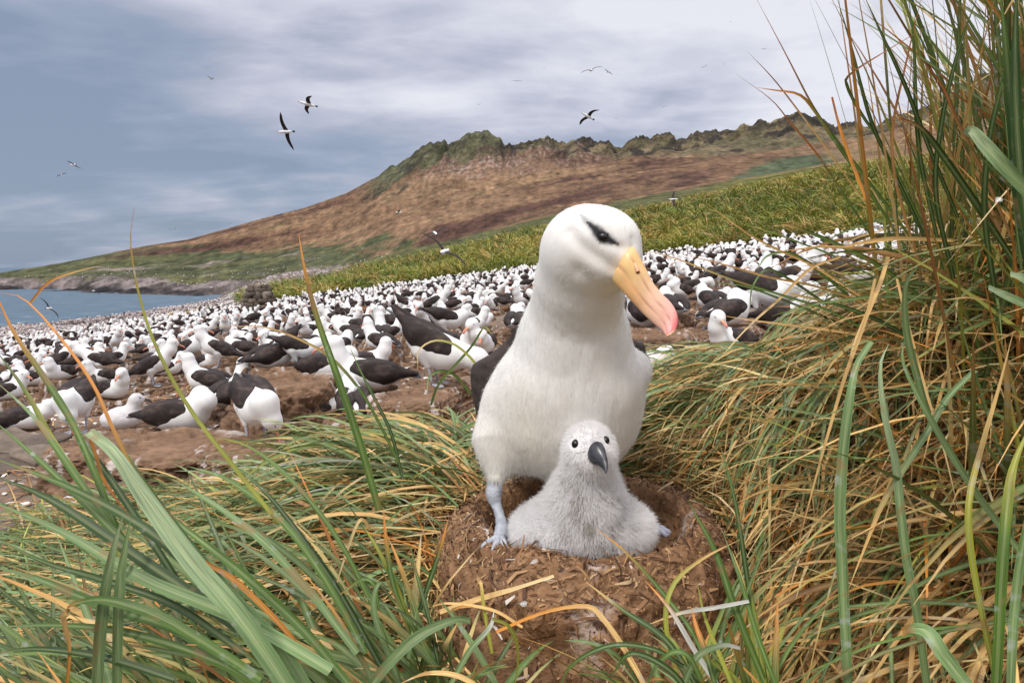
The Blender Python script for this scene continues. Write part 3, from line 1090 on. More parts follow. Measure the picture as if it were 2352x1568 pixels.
    C = shade(C, brow[1:], [0.0022, 0.0060, 0.0088, 0.0066, 0.0018], 0.45, 1.35, srgb(40, 42, 46), .97)
    C = shade(C, [e_ctr, e_ctr + 1e-4], [.0085, .0085], 0.85, 1.3, srgb(34, 30, 32), .95)
    # gape: fine black skin line at the base of the bill
    gape = [hit(*Z2(*q)) for q in ((1618, 560), (1604, 600), (1570, 640), (1540, 680), (1512, 680), (1510, 740), (1500, 800))]
    gape = [g for g in gape if g is not None]
    d = dist_poly(V, gape, [0.0016] * len(gape))
    t = (1 - sstep(0.7, 1.4, d))[:, None]
    C = C * (1 - t) + srgb(60, 40, 40) * t
    part('body', V, F, M_white, o, base, C)
    # eye
    nrm = np.array(tree.find_nearest(Vector(e_ctr))[1])
    if nrm @ (e_ctr - np.array((0, 0, HC))) > 0: nrm = -nrm
    ec = e_ctr - nrm * 0.0062
    bm_v, bm_f = sphere(ec, (0.0090, 0.0090, 0.0080), 24, 14)
    part('eye', bm_v, bm_f, M_eye, o, base)
    # eye on the far side
    axis = (P(1470, 620, .93) - P(1350, 566, .965)); axis /= np.linalg.norm(axis)
    ctr = P(1372, 566, .955)
    m2 = e_ctr - ctr
    side = np.cross(axis, (0, 0, 1.0)); side /= np.linalg.norm(side)
    far = ctr + m2 - 2 * side * (m2 @ side)
    h = tree.find_nearest(Vector(far))
    bm_v, bm_f = sphere(np.array(h[0]) - np.array(h[1]) * 0.002, (0.008, 0.008, 0.008), 20, 12)
    part('eye', bm_v, bm_f, M_eye, o, base)

    # bill: rings between culmen and lower edge
    T = [(1648, 508), (1672, 535), (1708, 600), (1750, 680), (1800, 782), (1850, 855), (1905, 915), (1955, 965), (1995, 1022), (2018, 1085), (2018, 1150), (1998, 1205), (1962, 1243)]
    Bm = [(1478, 800), (1510, 835), (1562, 888), (1612, 944), (1678, 1012), (1728, 1066), (1782, 1118), (1830, 1160), (1868, 1192), (1893, 1215), (1908, 1232), (1918, 1246), (1928, 1258)]
    m = len(T)
    dep = np.interp(np.arange(m), [0, m - 1], [0.898, 0.845])
    top = np.array([P(*Z2(*t_), d_) for t_, d_ in zip(T, dep)])
    bot = np.array([P(*Z2(*t_), d_) for t_, d_ in zip(Bm, dep)])
    ts = np.linspace(0, m - 1, 70)
    tp = spline(top, 70); bt = spline(bot, 70)
    nr = 48
    a = np.linspace(0, 2 * np.pi, nr, endpoint=False)
    ctrs = (tp + bt) / 2
    hv = (tp - bt) / 2
    Tn = np.gradient(ctrs, axis=0); Tn /= np.linalg.norm(Tn, axis=1)[:, None]
    sd = np.cross(Tn, hv); sd /= np.linalg.norm(sd, axis=1)[:, None]
    tt = np.linspace(0, 1, 70)
    wd = np.interp(tt, [0, .15, .4, .7, .88, .96, 1], [0.46, 0.42, 0.36, 0.36, 0.40, 0.36, 0.5]) * np.linalg.norm(hv, axis=1)
    sh = np.sign(np.cos(a)) * np.abs(np.cos(a)) ** 0.85
    sw = np.sign(np.sin(a)) * np.abs(np.sin(a)) ** 0.9
    # seams run as grooves along both flanks: mandible line and nostril plate line
    hq = np.cos(a)
    gro = lambda c, wdt: np.exp(-((hq[None, :] - c[:, None]) / wdt) ** 2)
    c1 = np.interp(tt, [0, .3, .7, .86, 1], [-0.12, -0.22, -0.36, -0.66, -1.2])
    c2 = np.interp(tt, [0, .18, .3, .5, .75, .9, 1], [.62, .48, .40, .28, .10, .0, -.3])
    g1 = gro(c1, 0.05); g2 = gro(c2, 0.045) * sstep(0.03, 0.08, tt)[:, None] * (1 - sstep(0.80, .9, tt))[:, None]
    g3 = np.exp(-((tt[:, None] - (0.80 + 0.06 * hq[None, :])) / 0.006) ** 2) * (hq[None, :] > -0.5) * (hq[None, :] < .75)
    dep_ = 1 - 0.085 * np.maximum(np.maximum(g1, g2 * .8), g3 * .25)
    rings = ctrs[:, None] + hv[:, None] * (sh[None, :, None] * dep_[..., None]) + sd[:, None] * (wd[:, None] * sw[None, :] * dep_)[..., None]
    Vb, Fb = loft(rings)
    tv = np.concatenate([np.repeat(tt, nr), [0, 1]])
    hqv = np.concatenate([np.tile(hq, 70), [0, 0]])
    yel, pea, pnk, red, tip = srgb(238, 198, 134), srgb(244, 198, 166), srgb(243, 180, 166), srgb(232, 124, 124), srgb(232, 196, 152)
    def lerp(stops, x):
        xs = [s[0] for s in stops]
        return np.stack([np.interp(x, xs, [s[1][i] for s in stops]) for i in range(3)], -1)
    Cb = lerp([(0, yel), (.16, yel), (.4, pea), (.72, pnk), (.86, red), (.95, red), (1.0, tip)], tv + 0.10 * (hqv) * (tv > .5) - 0.03)
    lower = lerp([(0, yel), (.25, srgb(240, 186, 128)), (.5, pea), (.8, pnk), (1.0, tip)], tv)
    c1v = np.concatenate([np.repeat(c1, nr), [0, 0]])
    Cb = np.where((hqv < c1v)[:, None], lower, Cb)
    tipw = (sstep(0.965, 1.0, tv))[:, None]
    Cb = Cb * (1 - tipw) + tip * tipw
    gg = np.concatenate([np.maximum(np.maximum(g1, g2), g3 * .3).ravel(), [0, 0]])[:, None]
    Cb = Cb * (1 - 0.55 * gg) + srgb(160, 84, 60) * 0.55 * gg
    nz = fbm(Vb[:, 0] * 120, Vb[:, 1] * 120, Vb[:, 2] * 120, 3)[:, None]
    Cb = Cb * (1 + 0.08 * nz)
    bill = part('bill', Vb, Fb, M_bill, o, base, Cb)
    # nostril tube on the flank facing the camera
    q0 = np.array([P(*Z2(*q), d_) for q, d_ in (((1658, 640), .900), ((1668, 668), .8955), ((1680, 700), .8925), ((1684, 716), .893))])
    tr2 = BVHTree.FromPolygons([tuple(v) for v in Vb], [tuple(int(i) for i in f) for f in Fb])
    q1 = []
    for q in ((1655, 640), (1664, 666), (1676, 694), (1684, 716)):
        r = Vector(ray(*Z2(*q))).normalized(); hh = tr2.ray_cast(cam0, r)
        if hh[0] is not None: q1.append(np.array(hh[0]) + np.array(hh[1]) * 0.0004)
    if len(q1) >= 3:
        v_, f_ = tube(spline(q1, 10), np.interp(np.linspace(0, 1, 10), [0, .5, 1], [0.0012, 0.003, 0.0032]), 10)
        part('nostril_tube', v_, f_, M_bill, bill, base, np.tile(srgb(240, 190, 150), (len(v_), 1)))
        e = q1[-1]
        v_, f_ = sphere(e, (0.0022, 0.0022, 0.0028), 12, 8)
        part('nostril', v_, f_, M_bill, bill, base, np.tile(srgb(140, 60, 44), (len(v_), 1)))

    # folded wings on both flanks, dark, tips crossing over the tail
    def wing(sgn):
        rows = []
        # outline from the bend of the wing (front) backwards: (x px, y px, Y depth, half height m, half thickness m)
        if sgn < 0:
            K = [(1196, 752, 1.12, .010, .010), (1190, 795, 1.135, .026, .015), (1168, 842, 1.15, .042, .018), (1136, 892, 1.17, .066, .020), (1118, 932, 1.22, .074, .021),
                 (1128, 955, 1.32, .070, .022), (1165, 968, 1.48, .055, .018), (1190, 975, 1.6, .035, .014), (1215, 980, 1.72, .014, .008)]
        else:
            K = [(1440, 790, 1.15, .012, .010), (1452, 830, 1.19, .045, .018), (1448, 860, 1.24, .080, .022), (1430, 895, 1.30, .095, .024), (1405, 925, 1.38, .09, .024),
                 (1375, 945, 1.48, .07, .02), (1340, 960, 1.6, .04, .014), (1300, 970, 1.72, .014, .008)]
        pts = spline([P(k[0], k[1], k[2]) for k in K], 44)
        hh = np.interp(np.linspace(0, 1, 44), np.linspace(0, 1, len(K)), [k[3] for k in K])
        th = np.interp(np.linspace(0, 1, 44), np.linspace(0, 1, len(K)), [k[4] for k in K])
        Tn = np.gradient(pts, axis=0); Tn /= np.linalg.norm(Tn, axis=1)[:, None]
        upv = np.array((-0.25 * sgn * -1, 0, 1.0)); upv /= np.linalg.norm(upv)
        sdv = np.cross(Tn, upv); sdv /= np.linalg.norm(sdv, axis=1)[:, None]
        up2 = np.cross(sdv, Tn)
        a = np.linspace(0, 2 * np.pi, 40, endpoint=False)
        # overlapping feather edges make small steps along the flank
        step = 0.0022 * ((np.linspace(0, 9, 44)[:, None] + a[None] * 1.4) % 1.0)
        rg = pts[:, None] + up2[:, None] * (hh[:, None] * np.cos(a)[None])[..., None] + sdv[:, None] * ((th[:, None] + step) * np.sin(a)[None])[..., None]
        return loft(rg)
    for s in (-1, 1):
        v_, f_ = wing(s)
        c_ = skin_col(v_, srgb(62, 54, 52), srgb(84, 74, 70), 30)
        wv = part('wing', v_, f_, M_dark, o, base, c_)
    # tail
    sp = spline([P(1266, 985, 1.52), P(1262, 1000, 1.66), P(1258, 1020, 1.78)], 12)
    v_, f_ = tube(sp, np.interp(np.linspace(0, 1, 12), [0, .5, 1], [.04, .05, .045]), 20, 0.25)
    part('tail', v_, f_, M_dark, o, base, skin_col(v_, srgb(80, 78, 80), srgb(110, 108, 110)))

    # legs
    zf = RIM - 0.070
    foot = P(1150, 1232, 1.06)
    pts = [P(1137, 1080, 1.105), P(1136, 1112, 1.10), P(1134, 1136, 1.095), P(1139, 1156, 1.09), P(1147, 1180, 1.08), P(1152, 1206, 1.07), foot]
    v_, f_ = leg_mesh(pts, [0.012, 0.0125, 0.0155, 0.0125, 0.0088, 0.0090, 0.0115, 0.013], R(-105), 0.05)
    part('leg', v_, f_, M_skin, o, base, skin_col(v_, srgb(168, 172, 182), srgb(196, 200, 206)))
    pts = [P(1290, 1090, 1.13), P(1290, 1130, 1.14), P(1296, 1170, 1.15), np.array((P(1300, 1190, 1.16)[0], 1.16, zf + .02))]
    v_, f_ = leg_mesh(pts, [0.02, 0.0155, 0.0125, 0.009, 0.0115, 0.013], R(-80), 0.08)
    part('leg', v_, f_, M_skin, o, base, skin_col(v_, srgb(168, 172, 182), srgb(196, 200, 206)))
    # fine contour feathers over the whole body
    k = 85000
    p_, fi = sample_surface(V, F, k)
    keep = p_[:, 1] < 1.3
    n_ = Nn[F[fi, 0]]
    bb = P(1450, 615, .915)
    dr = np.tile(np.array((0., .15, -1.)), (k, 1))
    hw = sstep(P(0, 690, 1.)[2], P(0, 600, 1.)[2], p_[:, 2])[:, None]
    dr = dr * (1 - hw) + (p_ - bb) / np.linalg.norm(p_ - bb, axis=1)[:, None] * hw
    tg = dr - n_ * (dr * n_).sum(1)[:, None]
    tg /= np.linalg.norm(tg, axis=1)[:, None] + 1e-9
    dbr = dist_poly(p_, brow, [.012] * 6)
    keep &= (dbr > 1) & (np.linalg.norm(p_ - bb, axis=1) > .034) & (n_ @ (np.array((0, -1., .2))) > -.75)
    hv_ = hw[:, 0]
    ln = .0085 * (1 - hv_) + .0045 * hv_
    tuft = np.exp(-(((p_[:, 2] - P(0, 1085, 1.1)[2]) / .03) ** 2))
    ln = ln + .010 * tuft
    mt = surf_mat('contour_feathers', (0.92, 0.905, 0.87), 0.9, 0.1, 40, 0.0, transl=0.35)
    globals()['_hero_fur'] = (p_[keep], n_[keep], tg[keep], ln[keep], mt)
    return o, V, F, Nn, base, C


def sphere(c, r, nu=16, nv=10):
    c = np.asarray(c); r = np.asarray(r)
    ph = np.linspace(0.02, math.pi - 0.02, nv)
    a = np.linspace(0, 2 * np.pi, nu, endpoint=False)
    rg = np.stack([np.sin(ph)[:, None] * np.cos(a)[None], np.sin(ph)[:, None] * np.sin(a)[None], np.cos(ph)[:, None] + 0 * a[None]], -1) * r + c
    return loft(rg)


HERO = hero_albatross()


def chick():
    pr = []
    def E(x, y, Y, rx, ry, rd, k=.025):
        pr.append(('e', P(x, y, Y), (rpx(rx, Y), rd, rpx(ry, Y)), None, {'k': k}))
    def Cc(x1, y1, Y1, r1, x2, y2, Y2, r2, k=.02):
        pr.append(('c', P(x1, y1, Y1), P(x2, y2, Y2), rpx(r1, Y1), rpx(r2, Y2), {'k': k}))
    E(1352, 1018, 1.0, 46, 46, 0.036)
    E(1358, 1040, 0.99, 40, 34, 0.03)
    Cc(1352, 1040, 1.005, 44, 1346, 1120, 1.03, 66, .03)
    E(1344, 1140, 1.05, 68, 60, 0.065, .04)
    E(1338, 1190, 1.07, 106, 72, 0.085, .04)
    E(1250, 1215, 1.07, 70, 48, 0.06, .03)
    E(1420, 1205, 1.07, 74, 50, 0.06, .03)
    E(1335, 1224, 1.065, 150, 34, 0.065, .03)
    fn = sdf(pr, 0.02)
    lo, hi = prim_bounds(pr, 0.02)
    V, F = surf_net(fn, lo, hi, 0.005)
    V, F = subdiv(V, F)
    V = project(fn, V, 2, .004)
    Nn = grad(fn, V, .003)
    V = V + Nn * (0.0022 * fbm(V[:, 0] * 45, V[:, 1] * 45, V[:, 2] * 45, 4))[:, None]
    base = np.array((P(1335, 1240, 1.07)[0], 1.07, RIM - 0.06))
    o = thing('albatross_chick', base, 'fluffy pale grey albatross chick with black bill sitting in the foreground mud nest', 'chick')
    n = fbm(V[:, 0] * 60, V[:, 1] * 60, V[:, 2] * 60, 4)
    ctr = P(1365, 1185, 1.0)
    w = np.exp(-(((V[:, 0] - ctr[0]) / 0.05) ** 2 + ((V[:, 2] - ctr[2]) / 0.075) ** 2))
    C = np.tile(srgb(240, 237, 236), (len(V), 1))
    t = np.clip(0.5 * w * sstep(-0.1, 0.45, n) + 0.1 * w, 0, .8)[:, None]
    C = C * (1 - t) + srgb(140, 128, 112) * t
    ring = [P(1320, 1017, .955)]
    part('body', V, F, M_down, o, base, C)
    # fur
    tree = BVHTree.FromPolygons([tuple(v) for v in V], [tuple(int(i) for i in f) for f in F])
    cam0 = Vector((0, 0, HC))
    def hit(px, py):
        h = tree.ray_cast(cam0, Vector(ray(px, py)).normalized())
        return np.array(h[0]), np.array(h[1])
    k = 80000
    p, fi = sample_surface(V, F, k)
    nn = Nn[F[fi, 0]]
    e1, n1 = hit(1320, 1018)
    e2, n2 = hit(1394, 1010)
    bb, nb = hit(1366, 1034)
    db = np.minimum(np.linalg.norm(p - e1, axis=1) / .0086, np.minimum(np.linalg.norm(p - e2, axis=1) / .0080, np.linalg.norm(p - bb, axis=1) / .0100))
    keep = db > 1
    p, nn = p[keep], nn[keep]
    down = np.array((0, 0, -1.0)) - nn * nn[:, 2:3] * -1
    hz = sstep(P(0, 1085, 1.0)[2], P(0, 1020, 1.0)[2], p[:, 2])
    L = (0.0140 * (1 - hz) + 0.0085 * hz) * np.clip(.35 + .65 * (db[keep] - 1) / 1.2, .35, 1)
    pal = surf_mat('down_strands', (0.985, 0.975, 0.97), 0.9, 0.06, 60, 0.0, transl=0.4)
    dk = surf_mat('soiled_down_strands', (0.40, 0.35, 0.28), 0.9, 0.2, 60, 0.0, transl=0.2)
    wv = np.exp(-(((p[:, 0] - ctr[0]) / 0.052) ** 2 + ((p[:, 2] - ctr[2]) / 0.08) ** 2))
    nz = fbm(p[:, 0] * 55, p[:, 1] * 55, p[:, 2] * 55, 3)
    soil = rng.random(len(p)) < np.clip(wv * (0.06 + 1.3 * nz), 0, .6)
    for msk, mt in ((~soil, pal), (soil, dk)):
        fur('down', p[msk], nn[msk], down[msk], L[msk], 0.00034, mt, o, base, comb=0.3, seedn=0.38)
    # eyes
    for (e, nrm, r) in ((e1, n1, .0076), (e2, n2, .0072)):
        if nrm @ (e - np.array((0, 0, HC))) > 0: nrm = -nrm
        v_, f_ = sphere(e - nrm * 0.0030, (r * .9, r, r * 1.05), 18, 12)
        part('eye', v_, f_, M_eye, o, base)
    # dark lids and gape line
    v_, f_ = tube(spline([hit(1303, 1030)[0], hit(1312, 1038)[0], hit(1330, 1040)[0], hit(1345, 1036)[0]], 10) , 0.0007, 6)
    part('gape', v_, f_, M_darkbill, o, base, np.tile(srgb(130, 116, 110), (len(v_), 1)))
    # bill
    Zc = lambda x, y: ((1600 + x / 1.3517) * .6125, (1400 + y / 1.3517) * .6125)
    T = [(852, 345), (878, 346), (895, 368), (905, 400), (914, 432), (918, 468), (913, 503)]
    Bm = [(818, 412), (826, 442), (846, 460), (868, 466), (884, 476), (897, 490), (905, 506)]
    dep = np.linspace(0.968, 0.918, 7)
    top = spline([P(*Zc(*a), d) for a, d in zip(T, dep)], 30); bot = spline([P(*Zc(*a), d) for a, d in zip(Bm, dep)], 30)
    ctrs, hv = (top + bot) / 2, (top - bot) / 2
    Tn = np.gradient(ctrs, axis=0); Tn /= np.linalg.norm(Tn, axis=1)[:, None]
    sd = np.cross(Tn, hv); sd /= np.linalg.norm(sd, axis=1)[:, None]
    a = np.linspace(0, 2 * np.pi, 32, endpoint=False)
    tt = np.linspace(0, 1, 30)
    wd = np.linalg.norm(hv, axis=1) * np.interp(tt, [0, .5, 1], [.62, .6, .6])
    hq = np.cos(a)
    c1 = np.interp(tt, [0, .7, 1], [-.25, -.5, -1.1])
    g = np.exp(-((hq[None] - c1[:, None]) / .09) ** 2)
    dp = 1 - .1 * g
    rg = ctrs[:, None] + hv[:, None] * (hq[None] * dp)[..., None] + sd[:, None] * (wd[:, None] * np.sin(a)[None] * dp)[..., None]
    v_, f_ = loft(rg)
    gc = np.concatenate([g.ravel(), [0, 0]])[:, None]
    c_ = skin_col(v_, srgb(44, 44, 48), srgb(74, 74, 78), 70) * (1 - .5 * gc)
    bl = part('bill', v_, f_, M_darkbill, o, base, c_)
    # feet peeping out
    for (px, py, Y, hd, sz) in ((1498, 1218, 1.10, R(-12), 0.034), (1216, 1262, 1.02, R(-100), 0.03)):
        v_, f_ = webbed_foot(P(px, py, Y), hd, sz)
        part('foot', v_, f_, M_skin, o, base, skin_col(v_, srgb(150, 152, 172), srgb(180, 182, 196)))
    return o


_p, _n, _t, _l, _m = _hero_fur
fur('feathering', _p, _n, _t, _l, 0.00022, _m, HERO[0], HERO[4], comb=3.2, seedn=0.35)
chick()
# ------------------------------------------------------------------ tussock grass
GREEN_D, GREEN, GREEN_G, GREEN_Y = srgb(48, 76, 26), srgb(82, 112, 42), srgb(110, 136, 84), srgb(154, 156, 52)
STRAW, STRAW_L, STRAW_D, ORANGE, RUST = srgb(222, 178, 110), srgb(240, 210, 154), srgb(166, 116, 68), srgb(222, 142, 54), srgb(168, 92, 42)
PAL = dict(gd=GREEN_D, g=GREEN, gg=GREEN_G, gy=GREEN_Y, s=STRAW, sl=STRAW_L, sd=STRAW_D, o=ORANGE, r=RUST, w=srgb(196, 196, 186), pale=srgb(148, 168, 124))


def strips(C, side, nrm, W, col, fold=0.3, across=3):
    """C (n,S,3) centre lines -> leaf strips with a folded keel"""
    n, S, _ = C.shape
    offs = np.linspace(-1, 1, across)
    V = C[:, :, None] + side[:, :, None] * (W[:, :, None] * offs[None, None])[..., None] + nrm[:, :, None] * (W[:, :, None] * fold * (np.abs(offs)[None, None]))[..., None]
    i, j = np.meshgrid(np.arange(S - 1), np.arange(across - 1), indexing='ij')
    q = np.stack([i * across + j, (i + 1) * across + j, (i + 1) * across + j + 1, i * across + j + 1], -1).reshape(-1, 4)
    cols = np.broadcast_to(col[:, :, None], (n, S, across, 3)).copy()
    if across >= 3:
        cols[:, :, across // 2] = cols[:, :, across // 2] * 0.75 + 0.25 * srgb(200, 206, 150)
    uv = np.zeros((n, S, across, 2))
    uv[..., 0] = offs[None, None] * 0.5 + rng.uniform(0, 50, n)[:, None, None]
    uv[..., 1] = np.linspace(0, 1, S)[None, :, None] * 10 + rng.uniform(0, 50, n)[:, None, None]
    return V.reshape(n, S * across, 3), q, cols.reshape(n, S * across, 3), uv.reshape(n, S * across, 2)


HERO_POLY = [(1247, 470), (1475, 470), (1490, 560), (1560, 700), (1555, 775), (1470, 690), (1500, 850), (1495, 1000), (1440, 1080), (1480, 1180), (1540, 1215), (1640, 1240), (1690, 1330), (1650, 1420), (1400, 1450), (1250, 1440), (1070, 1370),
             (1010, 1300), (1110, 1180), (1085, 1000), (1085, 880), (1160, 750), (1235, 680)]


def in_poly(x, y, poly):
    r = np.zeros(x.shape, bool)
    m = len(poly)
    for i in range(m):
        x1, y1 = poly[i]; x2, y2 = poly[(i + 1) % m]
        c = ((y1 > y) != (y2 > y)) & (x < (x2 - x1) * (y - y1) / (y2 - y1 + 1e-9) + x1)
        r ^= c
    return r


def leaf_keep(C, extra=None):
    x, y = proj(C)
    front = C[..., 1] < 1.45
    bad = in_poly(x, y, HERO_POLY) & front
    # inside the nest or the birds
    d = np.hypot(C[..., 0] - NC[0], C[..., 1] - NC[1])
    bad |= (d < 0.27) & (C[..., 2] > RIM - 0.3) & (C[..., 2] < RIM + 0.75)
    # keep the colony in view
    bad |= (x < 1100) & (y < np.interp(x, [0, 300, 420, 700, 1100], [1040, 1030, 985, 940, 925]))
    bad |= (x > 1380) & (x < 1760) & (y < 785)
    bad |= np.hypot(C[..., 0], C[..., 1]) < 0.36
    r = ~(bad[:, 1:].mean(1) > 0.12)
    if extra is not None:
        r &= extra(x, y, C)
    return r


def grow(base, az, el, L, W, bend, croot, ctip, tipfrac=0.3, S=8, curl=0.0, kink=None, twist=None, power=1.3, across=3, extra=None, free=False):
    n = len(base)
    b = lambda v: np.broadcast_to(np.asarray(v, float), (n,))
    az, el, L, W, bend, curl = map(b, (az, el, L, W, bend, curl))
    s = np.linspace(0, 1, S)[None]
    e = el[:, None] - bend[:, None] * s ** power
    if kink is not None:
        kp, ka = kink
        e = e - b(ka)[:, None] / (1 + np.exp(-(s - b(kp)[:, None]) * 26))
    a = az[:, None] + curl[:, None] * s
    T = np.stack([np.cos(a) * np.cos(e), np.sin(a) * np.cos(e), np.sin(e)], -1)
    st = (L / (S - 1))[:, None, None] * T
    C = base[:, None] + np.concatenate([np.zeros((n, 1, 3)), np.cumsum((st[:, :-1] + st[:, 1:]) / 2, 1)], 1)
    keep = np.ones(n, bool) if free else leaf_keep(C, extra)
    side = np.stack([-np.sin(a), np.cos(a), 0 * a], -1)
    nr = np.cross(side, T) * -1
    tw = (rng.normal(0, 0.6, n) if twist is None else b(twist))[:, None] * (0.4 + s)
    sd = side * np.cos(tw)[..., None] + nr * np.sin(tw)[..., None]
    n2 = np.cross(T, sd)
    Ww = (W[:, None] * (0.75 + 0.35 * np.sin(s * 2.2)) * np.clip(1 - s ** 3.2, 0.04, 1))
    t = sstep(1 - tipfrac - 0.25, 1 - tipfrac + 0.3, s + 0 * e + rng.normal(0, .12, n)[:, None])[..., None]
    col = croot[:, None] * (1 - t) + ctip[:, None] * t
    base_t = (0.35 * (1 - sstep(0, .25, s)))[..., None]
    col = col * (1 - base_t) + STRAW * base_t
    V, q, cc, uv = strips(C, sd, n2, Ww, col, 0.35, across)
    return V[keep], q, cc[keep], uv[keep], C[keep], W[keep]


def pick(n, names, p):
    a = np.array([PAL[k] for k in names])
    i = rng.choice(len(names), n, p=np.array(p) / sum(p))
    return a[i] * rng.uniform(0.78, 1.22, (n, 1)) * rng.uniform(0.94, 1.06, (n, 3))


LEAF_LIMIT = 290


def clump(name, base, label, sets, leaf_name='leaf', rest='foliage', mat=None, hero=(), cat='grass clump', group=None, limit=LEAF_LIMIT):
    """one tussock: its largest leaves as parts, the rest as one mass of foliage"""
    o = thing(name, base, label, cat, group)
    o['kind'] = 'thing'
    mat = mat or M_grass
    nb = 0
    for V, q, c, uv in hero:
        part(leaf_name, V, q, mat, o, base, c, True, uv=uv); nb += 1
    pool = []
    for k, st in enumerate(sets):
        V, q, c, uv, C, W = st
        if not len(V): continue
        x, y = proj(C)
        inside = ((x > -20) & (x < 2372) & (y > -20) & (y < 1588)).mean(1)
        d = np.linalg.norm(C.mean(1) - np.array((0, 0, HC)), axis=1)
        size = W / d * inside * np.linalg.norm(C[:, -1] - C[:, 0], axis=1) ** 0.5
        for i, s_ in enumerate(size):
            pool.append((s_, k, i))
    pool.sort(key=lambda t: -t[0])
    chosen = pool[:max(0, limit - nb)]
    mask = [np.zeros(len(st[0]), bool) for st in sets]
    for s_, k, i in chosen:
        if s_ <= 0: continue
        mask[k][i] = True
        V, q, c, uv = sets[k][:4]
        part(leaf_name, V[i], q, mat, o, base, c[i], True, uv=uv[i])
    Vs, Fs, Cs, Us, off = [], [], [], [], 0
    for k, st in enumerate(sets):
        V, q, c, uv = [a[~mask[k]] if j != 1 else a for j, a in enumerate(st[:4])]
        if not len(V): continue
        n, m, _ = V.shape
        Vs.append(V.reshape(-1, 3)); Cs.append(c.reshape(-1, 3)); Us.append(uv.reshape(-1, 2))
        Fs.append((np.arange(n)[:, None, None] * m + q[None]).reshape(-1, 4) + off); off += n * m
    if Vs:
        part(rest, np.concatenate(Vs), np.concatenate(Fs), mat, o, base, np.concatenate(Cs), True, 'stuff', np.concatenate(Us))
    return o


def hand_leaf(pts, Y, w, cr='g', ct='s', tip=0.25, fold=0.3, tilt=0.0, wide_end=False, taper=2.6):
    """a single leaf drawn through picture points, given its own distance and real width; first point is the tip"""
    pts = list(pts)[::-1]
    Ys = np.interp(np.linspace(0, 1, len(pts)), [0, 1], [Y[1], Y[0]]) if isinstance(Y, tuple) else np.full(len(pts), Y)
    Wp = np.array([P(a, b, y) for (a, b), y in zip(pts, Ys)])
    S = 18
    C = spline(Wp, S)
    T = np.gradient(C, axis=0); T /= np.linalg.norm(T, axis=1)[:, None] + 1e-9
    n = np.array((0, 0, HC)) - C; n /= np.linalg.norm(n, axis=1)[:, None]
    n = n + np.array((tilt, 0, 0.35 + rng.uniform(-.3, .3)))
    sd = np.cross(T, n); sd /= np.linalg.norm(sd, axis=1)[:, None] + 1e-9
    nr = np.cross(sd, T)
    s = np.linspace(0, 1, S)
    half = w * np.mean(Ys) / FP / 2
    prof = (0.72 + 0.3 * np.sin(s * 2.4)) * np.clip(1 - s ** taper, 0.55 if wide_end else 0.05, 1)
    W = half * prof
    t = sstep(1 - tip - 0.2, 1 - tip + 0.22, s)[:, None]
    col = PAL[cr] * (1 - t) + PAL[ct] * t
    col = col * rng.uniform(.88, 1.12)
    V, q, c, uv = strips(C[None], sd[None], nr[None], W[None], col[None], fold, 5)
    return V[0], q, c[0], uv[0]


def on_ground(x, y, up=0.0):
    return np.stack([x, y, ground_z(x, y) + up], -1)


U = rng.uniform


